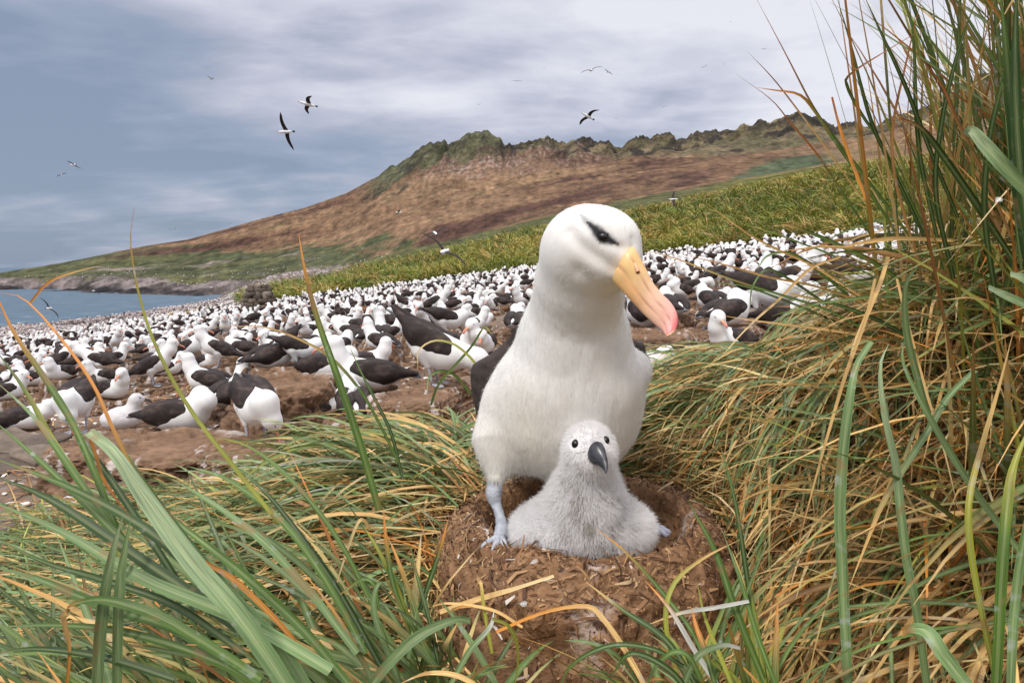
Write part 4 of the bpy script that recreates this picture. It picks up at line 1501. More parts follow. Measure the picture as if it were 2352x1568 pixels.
def build_grass():
    # ---- A: wide leaves in the left foreground
    hero = [hand_leaf(*a) for a in [
        ([(205, 992), (262, 1040), (330, 1140), (440, 1290), (560, 1430), (700, 1640)], (.50, .42), 50, 'gg', 'pale', .7, .25, 0, True),
        ([(292, 1040), (345, 1130), (430, 1250), (530, 1370), (640, 1480), (730, 1620)], (.52, .44), 34, 'gg', 'g', .3, .35),
        ([(0, 672), (60, 690), (150, 790), (215, 885), (262, 990), (330, 1120), (430, 1260)], (.85, .7), 9, 'g', 'o', .75),
        ([(230, 611), (170, 625), (110, 650), (66, 700)], .86, 6, 'o', 's', .5),
        ([(308, 478), (300, 560), (320, 680), (360, 800), (430, 930), (520, 1050), (640, 1200)], (.75, .66), 13, 'gy', 'r', .25, .3, 0, False, 1.2),
        ([(686, 537), (700, 620), (728, 730), (780, 880), (830, 1030), (870, 1170)], (.85, .80), 21, 'g', 'o', .3, .3, 0, False, 1.8),
        ([(-20, 650), (30, 760), (90, 850), (160, 960), (215, 1080), (270, 1220)], (.72, .62), 17, 'g', 'o', .3),
        ([(-20, 790), (60, 900), (120, 1010), (200, 1130), (280, 1280)], (.70, .6), 16, 'gy', 'g', .3),
        ([(-10, 875), (80, 960), (150, 1060), (230, 1170), (330, 1300)], (.66, .58), 18, 'g', 'gg', .3),
        ([(-20, 960), (110, 1075), (230, 1190), (360, 1330)], (.64, .55), 20, 'g', 'g', .3),
        ([(115, 905), (190, 1010), (260, 1110), (360, 1260), (450, 1400)], (.7, .6), 18, 'gd', 'g', .3),
        ([(-20, 1050), (150, 1115), (350, 1225), (520, 1380), (640, 1520)], (.58, .48), 30, 'gd', 'g', .3),
        ([(-20, 1090), (120, 1150), (330, 1290), (560, 1450), (660, 1560)], (.56, .46), 32, 'gd', 'gd', .3),
        ([(-20, 1150), (150, 1225), (330, 1330), (560, 1425), (760, 1540)], (.54, .44), 34, 'gg', 'gg', .3),
        ([(-20, 1300), (90, 1330), (220, 1385), (420, 1450), (560, 1540)], (.54, .46), 26, 'g', 'gg', .3),
        ([(282, 1185), (258, 1270), (240, 1370), (228, 1480), (222, 1600)], (.50, .46), 30, 'gg', 'pale', .3, .25, .2),
        ([(300, 1190), (282, 1290), (272, 1400), (268, 1600)], (.505, .465), 26, 'gg', 'gg', .3, .25, .2),
        ([(152, 1400), (175, 1385), (235, 1378), (340, 1405), (460, 1470), (600, 1560)], (.48, .44), 28, 'g', 'o', .12, .3, 0, True),
        ([(150, 1600), (160, 1500), (150, 1440), (146, 1415), (160, 1398)], .48, 13, 's', 'o', .3, .2, 0, True),
        ([(-20, 1230), (100, 1290), (230, 1330), (400, 1390), (560, 1500)], (.6, .5), 20, 'gd', 'g', .2),
        ([(-20, 1440), (120, 1435), (280, 1450), (450, 1500), (600, 1570)], (.52, .46), 22, 'g', 'gg', .2),
        ([(-20, 1500), (90, 1490), (240, 1510), (400, 1560)], (.5, .46), 20, 'gd', 'g', .2),
        ([(430, 1070), (520, 1100), (640, 1190), (740, 1320), (840, 1500)], (.72, .6), 18, 'g', 'gg', .2),
        ([(500, 1040), (600, 1120), (690, 1230), (780, 1360), (880, 1540)], (.76, .62), 16, 'gd', 'g', .2),
        ([(395, 1100), (480, 1150), (600, 1240), (720, 1370), (820, 1500)], (.68, .58), 20, 'gg', 'gg', .2),
        ([(310, 1130), (420, 1210), (560, 1320), (700, 1450), (800, 1570)], (.62, .52), 24, 'g', 'gg', .2),
        ([(470, 1000), (560, 1020), (640, 1075), (720, 1160), (790, 1260), (860, 1400)], (.82, .7), 13, 'g', 'gy', .2),
        ([(480, 752), (600, 750), (690, 780), (765, 825), (830, 900), (870, 970), (915, 1060)], (.95, .98), 8, 'g', 's', .45),
        ([(303, 1190), (270, 1150), (235, 1095), (222, 1050), (205, 1000)], .5, 8, 'o', 'r', .4),
        ([(610, 1568), (690, 1500), (560, 1350), (470, 1290)], .48, 14, 'o', 'o', .4),
    ]]
    sets = []
    # tall dense leaves standing up in front of everything on the left
    n = 900
    bx = U(-0.9, -0.02, n); by = U(0.46, 1.0, n)
    cr = pick(n, ['gd', 'g', 'gg', 's', 'r'], [.4, .28, .16, .1, .06]); ct = pick(n, ['g', 'gg', 'o', 's', 'gd'], [.3, .2, .2, .15, .15])
    tall = lambda x, y, C: (y.min(1) > 955 + .0 * x[:, 0]) & ~(in_poly(x, y, HERO_POLY).any(1)) & (x[:, -1] < 760)
    b_ = on_ground(bx, by)
    hold = globals()['leaf_keep']
    globals()['leaf_keep'] = lambda C, extra=None: extra(*proj(C), C) & (np.hypot(C[..., 0], C[..., 1]) > .36).all(1)
    sets.append(grow(b_, R(165) + rng.normal(0, .35, n), U(R(30), R(64), n), U(.32, .66, n), U(.0035, .0085, n), U(.2, 1.2, n), cr, ct, .25, S=10, extra=tall, kink=(U(.5, .9, n), 1.5 * (rng.random(n) < .1))))
    globals()['leaf_keep'] = hold
    n = 1500
    bx = U(-1.5, -0.2, n); by = U(0.7, 2.5, n)
    cr = pick(n, ['gd', 'g', 'gg', 'gy', 's'], [.18, .3, .32, .05, .15]); ct = pick(n, ['g', 'gg', 's', 'o', 'gy'], [.3, .3, .25, .05, .1])
    lowk = lambda x, y, C: (y > 1075 + .0 * x).mean(1) > .85
    sets.append(grow(on_ground(bx, by), R(172) + rng.normal(0, .55, n), U(R(8), R(38), n), U(.25, .55, n), U(.0035, .0075, n), U(.5, 1.5, n), cr, ct, .2, S=9, extra=lowk))
    n = 2600
    bx = U(-2.4, -0.5, n); by = U(1.1, 3.2, n)
    cr = pick(n, ['gd', 'g', 'gg', 'gy', 's', 'sd'], [.18, .26, .24, .05, .2, .07])
    sets.append(grow(on_ground(bx, by), R(172) + rng.normal(0, .6, n), U(R(12), R(42), n), U(.3, .6, n), U(.003, .006, n), U(.5, 1.5, n), cr, cr, .2, S=8, extra=lowk))
    n = 2600
    bx = U(-2.2, -0.1, n); by = U(0.6, 2.9, n)
    cr = pick(n, ['s', 'sd', 'sl', 'gg', 'o'], [.38, .25, .17, .15, .05])
    sets.append(grow(on_ground(bx, by, U(0, .05, n)), rng.normal(R(170), .9, n), U(R(0), R(24), n), U(.12, .4, n), U(.0014, .0036, n), U(.2, .9, n), cr, cr, .2, S=6, extra=lowk))
    n = 900
    bx = U(-0.62, 0.05, n); by = U(0.48, 0.98, n)
    cr = pick(n, ['gd', 'g', 'gg', 'gy', 's', 'r'], [.30, .28, .2, .05, .12, .05]); ct = pick(n, ['g', 'gg', 's', 'o', 'gy'], [.3, .22, .22, .18, .08])
    sets.append(grow(on_ground(bx, by), R(180) + rng.normal(-0.15, .38, n), U(R(14), R(46), n), U(.28, .62, n), U(.004, .0095, n), U(.5, 1.3, n), cr, ct, .2, S=9))
    n = 900
    bx = U(-0.75, 0.1, n); by = U(0.5, 1.0, n)
    cr = pick(n, ['s', 'sd', 'sl', 'gg', 'o'], [.4, .25, .15, .15, .05])
    sets.append(grow(on_ground(bx, by, U(0, .05, n)), rng.normal(R(170), .8, n), U(R(0), R(30), n), U(.12, .4, n), U(.0012, .0035, n), U(.2, .9, n), cr, cr, .2, S=6, kink=(U(.3, .8, n), U(-.2, 1.0, n) * (rng.random(n) < .3))))
    base = (-0.2, 0.7, float(ground_z(-0.2, 0.7)))
    clump('tussock_grass', base, 'wide green tussock leaves sweeping up to the left across the left foreground', sets, hero=hero)

    # ---- A2: bowed grey-green tussock between nest and colony
    hero = [hand_leaf(*a) for a in [
        ([(960, 850), (962, 805), (1000, 782), (1050, 795), (1100, 845), (1128, 900)], (1.3, 1.35), 7, 'gy', 'sl', .4),
        ([(982, 905), (985, 868), (1010, 852), (1045, 862), (1082, 905)], (1.5, 1.6), 8, 'g', 'gg', .3),
        ([(1130, 770), (1112, 752), (1080, 800), (1010, 880), (990, 930)], (1.4, 1.5), 7, 'g', 'gy', .3),
        ([(800, 790), (832, 860), (868, 930), (900, 1000), (925, 1100)], (1.2, 1.15), 9, 'gd', 'g', .3),
        ([(880, 1165), (888, 1250), (905, 1350), (960, 1490)], (.80, .74), 15, 'g', 'o', .35),
        ([(1030, 1190), (1008, 1270), (985, 1340), (965, 1400)], (.86, .82), 15, 'gd', 'o', .25),
        ([(750, 1425), (785, 1300), (820, 1205), (835, 1195), (850, 1215)], (.8, .82), 9, 's', 'sl', .6),
        ([(830, 1200), (870, 1265), (915, 1360), (965, 1490)], (.80, .74), 13, 'gy', 'gy', .3),
    ]]
    sets = []
    n = 2600
    bx = U(-0.95, 0.0, n); by = U(1.12, 2.25, n)
    cr = pick(n, ['gg', 'g', 'gd', 's', 'sd'], [.46, .22, .12, .14, .06]); ct = pick(n, ['gg', 's', 'g', 'w', 'gy'], [.4, .3, .15, .06, .09])
    sets.append(grow(on_ground(bx, by), rng.normal(R(165), .55, n), U(R(12), R(52), n), U(.22, .5, n), U(.0028, .0058, n), U(.8, 1.9, n), cr, ct, .22, S=9))
    n = 600
    bx = U(-0.35, 0.1, n); by = U(1.5, 2.3, n)
    cr = pick(n, ['gg', 'g', 's'], [.5, .3, .2])
    sets.append(grow(on_ground(bx, by), rng.normal(R(20), .8, n), U(R(12), R(50), n), U(.2, .42, n), U(.0028, .005, n), U(.8, 1.8, n), cr, cr, .22, S=8))
    n = 2200
    bx = U(-1.05, 0.12, n); by = U(1.0, 2.2, n)
    cr = pick(n, ['s', 'sl', 'sd', 'o'], [.45, .25, .25, .05])
    sets.append(grow(on_ground(bx, by, U(0, .07, n)), U(0, 6.28, n), U(R(-5), R(28), n), U(.12, .34, n), U(.0012, .003, n), U(.2, 1.1, n), cr, cr, .2, S=6, across=2))
    base = (-0.35, 1.7, float(ground_z(-0.35, 1.7)))
    clump('tussock_grass', base, 'bowed grey green tussock between the foreground nest and the colony on the left', sets, hero=hero)

    # ---- B: drooping dome to the right behind the nest
    hero = [hand_leaf(*a) for a in [
        ([(1472, 570), (1566, 599), (1680, 642), (1795, 678), (1900, 712), (2010, 770)], (.95, 1.1), 7, 'g', 's', .35),
        ([(1612, 459), (1680, 510), (1731, 545), (1795, 578), (1871, 613), (1990, 690)], (1.0, 1.1), 6, 's', 's', .4),
        ([(1680, 508), (1769, 533), (1845, 561), (1921, 591), (2050, 660)], (1.1, 1.15), 6, 'g', 'gy', .3),
        ([(1807, 516), (1850, 530), (1920, 560), (2021, 611), (2110, 680)], (1.0, 1.05), 11, 'g', 's', .15, .3, 0, True),
        ([(1566, 583), (1668, 609), (1769, 637), (1871, 657), (2000, 700)], (1.1, 1.2), 6, 's', 'o', .3),
        ([(1650, 827), (1718, 751), (1795, 682), (1860, 618), (1930, 590)], (1.0, 1.1), 7, 's', 'sl', .4),
        ([(1642, 722), (1744, 738), (1871, 754), (1998, 776), (2110, 820)], (1.0, 1.1), 8, 's', 's', .4),
        ([(1942, 870), (1959, 802), (1985, 738), (2021, 652), (2040, 590)], (.9, .95), 11, 's', 'sl', .4),
        ([(1815, 675), (1921, 700), (2021, 738), (2130, 800)], (.95, 1.0), 12, 'gd', 's', .12, .3, 0, True),
        ([(1919, 571), (1980, 558), (2060, 548), (2190, 552)], (.9, .95), 11, 's', 's', .4),
        ([(1500, 842), (1600, 800), (1700, 795), (1800, 820), (1900, 860)], (1.3, 1.5), 9, 'gg', 's', .3),
        ([(1620, 650), (1700, 655), (1800, 690), (1920, 740), (2040, 800)], (1.2, 1.25), 8, 'gd', 'g', .3),
        ([(1740, 620), (1760, 590), (1800, 580), (1850, 600), (1950, 680)], (1.15, 1.2), 9, 'g', 'gg', .3),
        ([(1722, 720), (1728, 660), (1760, 620), (1810, 640), (1900, 700)], (1.2, 1.25), 8, 'gd', 'g', .3),
    ]]
    sets = []
    n = 3000
    r = np.sqrt(U(0, 1, n)) * 0.5; t = U(0, 6.28, n)
    bx = 0.86 + r * np.cos(t) * 1.05; by = 1.72 + r * np.sin(t)
    az = np.arctan2(by - 1.85, bx - 1.05) + rng.normal(0, .35, n)
    cr = pick(n, ['gg', 'g', 'gd', 's', 'sd'], [.46, .24, .12, .13, .05]); ct = pick(n, ['gg', 's', 'g', 'sl'], [.45, .28, .15, .12])
    sets.append(grow(on_ground(bx, by), az, U(R(12), R(48), n), U(.24, .52, n), U(.0022, .0048, n), U(1.1, 2.3, n), cr, ct, .25, S=9))
    n = 1900
    r = np.sqrt(U(0, 1, n)) * 0.6; t = U(0, 6.28, n)
    bx = 0.80 + r * np.cos(t); by = 1.65 + r * np.sin(t)
    az = np.arctan2(by - 1.85, bx - 1.15) + rng.normal(0, .6, n)
    cr = pick(n, ['s', 'sl', 'sd', 'o', 'gg'], [.4, .22, .25, .06, .07])
    sets.append(grow(on_ground(bx, by, U(0, .09, n)), az, U(R(0), R(30), n), U(.14, .42, n), U(.0011, .0026, n), U(.5, 1.7, n), cr, cr, .2, S=7, across=2))
    base = (0.86, 1.72, float(ground_z(0.86, 1.72)))
    clump('tussock_grass', base, 'dome of drooping green and straw leaves just right of and behind the foreground nest', sets, hero=hero)

    # ---- C: the tall tussock at the right edge
    hero = [hand_leaf(*a) for a in [
        ([(1728, -20), (1806, 127), (1867, 244), (1918, 318), (1990, 410), (2110, 570)], (1.0, 1.05), 8, 'g', 'r', .4, .3, 0, False, 1.5),
        ([(1690, 170), (1771, 229), (1817, 284), (1878, 356), (1920, 420), (2020, 570)], (.95, 1.05), 6, 'g', 'r', .7, .3, 0, False, 1.5),
        ([(1738, 201), (1781, 208), (1834, 217), (1867, 249), (1918, 325), (1985, 420), (2080, 570)], (.98, 1.03), 8, 'g', 'o', .45),
        ([(1716, 118), (1775, 180), (1830, 250), (1890, 330), (1990, 470)], (1.05, 1.1), 4, 's', 'r', .5),
        ([(1918, -20), (1954, 102), (1979, 203), (2005, 290), (2050, 390), (2140, 580)], (.9, 1.0), 9, 'gd', 'g', .4),
        ([(2147, 51), (2020, 127), (1952, 172), (1946, 200), (1979, 264), (2030, 340), (2130, 540)], (.9, 1.0), 8, 'g', 'r', .4),
        ([(1911, 223), (1925, 280), (1944, 340), (1990, 460)], 1.0, 8, 'o', 'r', .3, .3, 0, True),
        ([(1980, -20), (2030, 90), (2080, 200), (2130, 330), (2200, 500)], (.88, .95), 10, 'gd', 'g', .3),
        ([(2120, -20), (2080, 150), (2050, 300), (2060, 430), (2110, 600)], (.9, .98), 7, 'sd', 'r', .4),
        ([(2085, -20), (2100, 120), (2104, 260), (2120, 400), (2170, 620)], (.9, .96), 10, 'gd', 'g', .3),
        ([(2250, -20), (2200, 120), (2160, 300), (2150, 450), (2190, 640)], (.85, .92), 12, 'gd', 'g', .3),
        ([(2045, 270), (2110, 290), (2160, 350), (2230, 450), (2330, 600)], (.8, .85), 16, 'gd', 'r', .2),
        ([(2100, 120), (2160, 190), (2200, 280), (2260, 400), (2330, 560)], (.8, .86), 8, 'sd', 'r', .4),
        ([(2218, 310), (2232, 299), (2264, 335), (2309, 386), (2380, 460)], (.55, .52), 32, 'gg', 'pale', .6, .2, 0, True),
        ([(2296, -40), (2314, 152), (2330, 305), (2345, 470), (2370, 640)], (.6, .6), 30, 'gd', 'g', .3),
        ([(2335, -40), (2332, 152), (2340, 355), (2365, 560)], (.58, .58), 26, 'gd', 'gd', .3),
        ([(2352, 30), (2300, 200), (2270, 340), (2262, 500), (2290, 700)], (.8, .85), 14, 'gd', 'g', .3),
        ([(2001, 785), (1967, 841), (1951, 921), (1935, 1054), (1929, 1187), (1935, 1319), (1943, 1479), (1950, 1640)], (.74, .66), 26, 'gg', 'gg', .3, .3, 0, True, 4),
        ([(2041, 791), (2022, 841), (2030, 947), (2057, 1064), (2067, 1160), (2083, 1293), (2105, 1399), (2135, 1620)], (.74, .66), 22, 'gg', 'pale', .5),
        ([(2078, 775), (2074, 831), (2115, 921), (2168, 1016), (2221, 1101), (2301, 1213), (2390, 1320)], (.72, .68), 18, 'gg', 'gg', .3),
        ([(1945, 1362), (1993, 1240), (2025, 1160), (2073, 1080), (2131, 990), (2179, 910), (2240, 850)], (.72, .76), 16, 'gg', 's', .4),
        ([(1831, 1261), (1871, 1107), (1913, 958), (1945, 852), (1988, 735), (2010, 640)], (.8, .85), 9, 's', 's', .4),
        ([(2206, 1192), (2168, 1032), (2126, 894), (2083, 735), (2060, 640)], (.72, .8), 7, 's', 'sl', .4),
        ([(2328, 759), (2296, 884), (2259, 1011), (2227, 1139), (2227, 1240), (2248, 1372), (2300, 1620)], (.62, .56), 16, 'gy', 's', .4),
        ([(2073, 1452), (2094, 1443), (2131, 1452), (2168, 1505), (2240, 1600)], (.46, .42), 40, 'gg', 'o', .15, .2, 0, True),
        ([(2375, 960), (2330, 1064), (2314, 1160), (2301, 1319), (2285, 1640)], (.56, .5), 26, 'g', 'gy', .5),
        ([(2400, 1080), (2360, 1200), (2330, 1400), (2320, 1620)], (.52, .48), 22, 'gg', 'g', .5),
        ([(2110, 608), (2080, 660), (2082, 760), (2100, 840), (2130, 950)], (.7, .72), 18, 'gg', 'gg', .3),
        ([(2270, 660), (2310, 680), (2400, 720)], .5, 26, 'gg', 'pale', .5, .2, 0, True),
        ([(2320, 630), (2350, 640), (2400, 670)], .5, 28, 'gg', 'pale', .5, .2, 0, True),
    ]]
    sets = []
    n = 900
    r = np.sqrt(U(0, 1, n)) * 0.30; t = U(0, 6.28, n)
    bx = 0.98 + r * np.cos(t); by = 1.05 + r * np.sin(t) * 1.1
    cr = pick(n, ['gd', 'g', 'sd', 'gy', 's'], [.34, .36, .08, .12, .10]); ct = pick(n, ['g', 'r', 'o', 'gy', 's'], [.40, .18, .10, .20, .12])
    k_up = lambda x, y, C: ((x[:, -1] > 1830 + 0.3 * y[:, -1] + rng.exponential(170, len(x)))) & ((C[:, :, 1] > 0.62).all(1))
    sets.append(grow(on_ground(bx, by, -.02), rng.normal(R(175), .7, n), rng.normal(R(62), R(14), n), U(.5, 1.0, n), U(.0020, .0050, n), U(-.1, .6, n), cr, ct, .35, S=10, extra=k_up,
                     kink=(U(.5, .9, n), 1.6 * (rng.random(n) < .07))))
    n = 420
    r = np.sqrt(U(0, 1, n)) * 0.32; t = U(0, 6.28, n)
    bx = 1.0 + r * np.cos(t); by = 1.05 + r * np.sin(t)
    cr = pick(n, ['s', 'sd', 'sl', 'o'], [.36, .24, .22, .18])
    sets.append(grow(on_ground(bx, by, -.02), rng.normal(R(165), .8, n), rng.normal(R(58), R(14), n), U(.4, .95, n), U(.0012, .003, n), U(-.1, .7, n), cr, cr, .35, S=9, extra=k_up,
                     kink=(U(.4, .9, n), 1.7 * (rng.random(n) < .15))))
    n = 900
    r = np.sqrt(U(0, 1, n)) * 0.4; t = U(0, 6.28, n)
    bx = 1.02 + r * np.cos(t); by = 1.08 + r * np.sin(t)
    cr = pick(n, ['gd', 'g', 's', 'sd', 'gg'], [.3, .2, .22, .16, .12]); ct = pick(n, ['g', 's', 'gg', 'o'], [.3, .4, .2, .1])
    k2 = lambda x, y, C: (x[:, -1] > 1560) & (y[:, -1] > 560) & ((C[:, :, 1] > 0.6).all(1))
    sets.append(grow(on_ground(bx, by), rng.normal(R(180), .5, n), rng.normal(R(26), R(14), n), U(.3, .7, n), U(.002, .005, n), U(.3, 1.4, n), cr, ct, .3, S=9, extra=k2))
    n = 1300
    bx = U(.62, 1.25, n); by = U(.8, 1.35, n)
    cr = pick(n, ['s', 'sl', 'o', 'sd', 'gy'], [.42, .2, .16, .14, .08])
    sets.append(grow(on_ground(bx, by, U(0, .1, n)), rng.normal(R(190), .9, n), U(R(0), R(60), n), U(.15, .5, n), U(.0013, .0034, n), U(.0, 1.5, n), cr, cr, .3, S=8, extra=k2, kink=(U(.3, .9, n), 1.8 * (rng.random(n) < .25))))
    base = (1.0, 1.08, float(ground_z(1.0, 1.08)))
    clump('tussock_grass', base, 'tall dense tussock of upright green and rusty leaves filling the right edge of the view', sets, hero=hero)

    # ---- D: thatch of dead leaves hanging from the tall tussock
    sets = []
    n = 9000
    bx = U(0.38, 1.45, n); by = U(0.55, 1.6, n)
    gx = (ground_z(bx + .02, by) - ground_z(bx - .02, by)) / .04
    gy = (ground_z(bx, by + .02) - ground_z(bx, by - .02)) / .04
    az = rng.normal(R(207), .22, n)
    slope = np.arctan(gx * np.cos(az) + gy * np.sin(az))
    cr = pick(n, ['s', 'sd', 'sl', 'r', 'gg'], [.44, .24, .22, .04, .06])
    ok = lambda x, y, C: (np.hypot(C[..., 0], C[..., 1]) > .5).all(1)
    sets.append(grow(on_ground(bx, by, U(-.005, .085, n)), az, slope + rng.normal(.05, .15, n), U(.12, .40, n), U(.0018, .0046, n), rng.normal(.15, .25, n), cr, cr, .2, S=5, across=3, extra=ok))
    n = 800
    bx = U(0.38, 1.45, n); by = U(0.55, 1.6, n)
    cr = pick(n, ['s', 'sl', 'gd', 'gg', 'sd'], [.3, .2, .2, .15, .15])
    sets.append(grow(on_ground(bx, by, U(.0, .1, n)), U(0, 6.28, n), U(R(-10), R(35), n), U(.08, .34, n), U(.001, .003, n), U(-.2, 1.2, n), cr, cr, .2, S=6, across=3, extra=ok))
    base = (0.75, 1.0, float(ground_z(0.75, 1.0)))
    clump('dead_grass', base, 'thick thatch of dry straw coloured dead leaves slanting down at the lower right', sets, leaf_name='dead_leaf', rest='straw', mat=M_straw, cat='dead grass')

    # ---- F, G: tufts at the foot of the nest
    hero = [hand_leaf(*a) for a in [
        ([(1080, 1425), (1041, 1424), (970, 1455), (905, 1510), (840, 1590)], (.60, .56), 30, 'gg', 'gg', .3, .25, 0, True),
        ([(890, 1350), (872, 1338), (858, 1372), (864, 1425), (892, 1500), (930, 1600)], (.62, .58), 17, 'gg', 'gg', .3),
        ([(1135, 1400), (1125, 1440), (1075, 1500), (1020, 1600)], (.6, .56), 16, 'gg', 'w', .4),
        ([(700, 1380), (770, 1370), (830, 1330), (860, 1345), (870, 1400)], (.66, .64), 9, 'g', 's', .3),
        ([(1180, 1600), (1190, 1500), (1170, 1440), (1130, 1420)], (.58, .56), 10, 'gy', 'gy', .3),
        ([(1140, 1450), (1250, 1405), (1345, 1392), (1385, 1420), (1440, 1500), (1500, 1610)], (.70, .60), 15, 's', 'o', .3, .2, 0, True),
        ([(1272, 1322), (1180, 1352), (1100, 1375), (1010, 1405)], (.84, .80), 15, 's', 'sl', .4, .2, 0, True),
        ([(985, 1395), (1030, 1385), (1130, 1400), (1200, 1440)], (.74, .72), 9, 's', 's', .4),
        ([(1095, 1260), (1060, 1300), (1020, 1350), (980, 1420)], (.88, .84), 6, 's', 'sl', .4),
        ([(1090, 1350), (1104, 1338), (1112, 1400), (1130, 1500)], (.76, .72), 10, 'gy', 's', .5),
        ([(940, 1240), (960, 1330), (985, 1420), (1010, 1540)], (.78, .7), 12, 'gd', 'g', .4),
        ([(920, 1568), (985, 1545), (1060, 1555), (1130, 1600)], (.52, .5), 14, 's', 's', .4),
    ]]
    n = 90
    b = P(985, 1560, 0.70)
    bx = b[0] + rng.normal(0, .035, n); by = 0.70 + rng.normal(0, .04, n)
    cr = pick(n, ['g', 'gd', 'gg', 's'], [.35, .25, .25, .15]); ct = pick(n, ['g', 'gg', 'o', 's'], [.3, .25, .25, .2])
    bz = np.stack([bx, by, np.full(n, HC - .55)], -1)
    s1 = grow(bz, U(0, 6.28, n), U(R(35), R(80), n), U(.12, .28, n), U(.003, .006, n), U(.2, 1.4, n), cr, ct, .3, S=9)
    clump('tussock_grass', (b[0], .7, HC - .58), 'small upright tuft with spotted grey green leaves at the bottom left of the nest', [s1], hero=hero)
    hero = [hand_leaf(*a) for a in [
        ([(1368, 1212), (1440, 1270), (1530, 1370), (1600, 1470), (1655, 1620)], (.80, .66), 12, 'g', 'o', .25),
        ([(1580, 1150), (1640, 1260), (1690, 1400), (1770, 1600)], (.74, .66), 20, 'g', 'g', .3),
        ([(1650, 1005), (1690, 1160), (1720, 1350), (1765, 1600)], (.78, .68), 14, 'gd', 'g', .3),
        ([(1700, 1238), (1610, 1285), (1545, 1345), (1530, 1440), (1570, 1600)], (.72, .64), 13, 'gy', 's', .35),
        ([(1345, 1335), (1430, 1400), (1530, 1470), (1610, 1590)], (.70, .62), 17, 'gd', 's', .2),
        ([(1280, 1600), (1310, 1530), (1400, 1482), (1500, 1490), (1570, 1530)], (.62, .6), 14, 'gd', 'g', .3),
        ([(1480, 1437), (1560, 1408), (1640, 1395), (1720, 1380)], (.66, .68), 11, 'w', 's', .3),
        ([(1588, 1395), (1600, 1440), (1622, 1500), (1650, 1600)], (.66, .6), 16, 'g', 'o', .6),
        ([(1700, 1488), (1660, 1482), (1600, 1510), (1560, 1600)], (.6, .58), 18, 'gg', 'w', .3, .3, 0, True),
        ([(1480, 1330), (1540, 1400), (1600, 1500), (1680, 1620)], (.68, .62), 14, 'w', 'o', .3),
        ([(1600, 1330), (1620, 1420), (1660, 1520), (1700, 1620)], (.70, .64), 12, 'gy', 'gy', .3),
        ([(1480, 1600), (1500, 1540), (1540, 1500), (1580, 1505), (1610, 1560)], (.6, .58), 15, 'g', 'gg', .3),
        ([(1660, 1220), (1700, 1330), (1740, 1460), (1800, 1620)], (.72, .64), 14, 'g', 'gg', .3),
        ([(1400, 1560), (1450, 1500), (1540, 1540), (1600, 1620)], (.58, .56), 18, 'gd', 'g', .3),
    ]]
    n = 120
    b = P(1660, 1600, 0.66)
    bx = b[0] + rng.normal(0, .04, n); by = 0.68 + rng.normal(0, .04, n)
    cr = pick(n, ['g', 'gd', 'gg', 'gy'], [.35, .25, .2, .2]); ct = pick(n, ['g', 'gg', 'o', 's'], [.3, .2, .3, .2])
    bz = np.stack([bx, by, np.full(n, HC - .55)], -1)
    s1 = grow(bz, rng.normal(R(120), 1.2, n), U(R(40), R(85), n), U(.1, .26, n), U(.0025, .005, n), U(.1, 1.2, n), cr, ct, .3, S=9)
    clump('tussock_grass', (b[0], .68, HC - .58), 'small tuft of green leaves with orange tips in front of the foreground nest', [s1], hero=hero)

    # ---- E: straw litter on the ground round the nest
    n = 7000
    bx = U(-1.2, 0.75, n); by = U(0.42, 1.5, n)
    cr = pick(n, ['s', 'sd', 'sl', 'gg', 'g', 'r'], [.36, .26, .14, .12, .07, .05])
    # some of it banked up against the foot of the nest
    m = 2600
    th = U(R(150), R(400), m); dd = U(.295, .52, m)
    bx[:m] = NC[0] + dd * np.cos(th); by[:m] = NC[1] + dd * np.sin(th)
    bz = on_ground(bx, by, U(0, .05, n))
    fr = np.abs(((th - R(265)) + np.pi) % (2 * np.pi) - np.pi)
    top_ = RIM - .10 - (dd - .29) * 1.3 - .14 * (1 - sstep(.3, 1.1, fr))
    bz[:m, 2] = np.maximum(bz[:m, 2], top_ - U(0, .12, m))
    V, q, c, uv, C, W = grow(bz, rng.normal(R(160), 1.1, n), U(R(-8), R(22), n), U(.07, .3, n), U(.0012, .003, n), U(-.1, .7, n), cr, cr, .2, S=5, across=3)
    n, m, _ = V.shape
    F = (np.arange(n)[:, None, None] * m + q[None]).reshape(-1, 4)
    me = new_mesh('straw_litter', V.reshape(-1, 3), F, M_straw, c.reshape(-1, 3), True, uv.reshape(-1, 2))
    link('straw_litter', me, kind='stuff', label='dry straw litter strewn over the ground round the foreground nest', cat='straw')


build_grass()


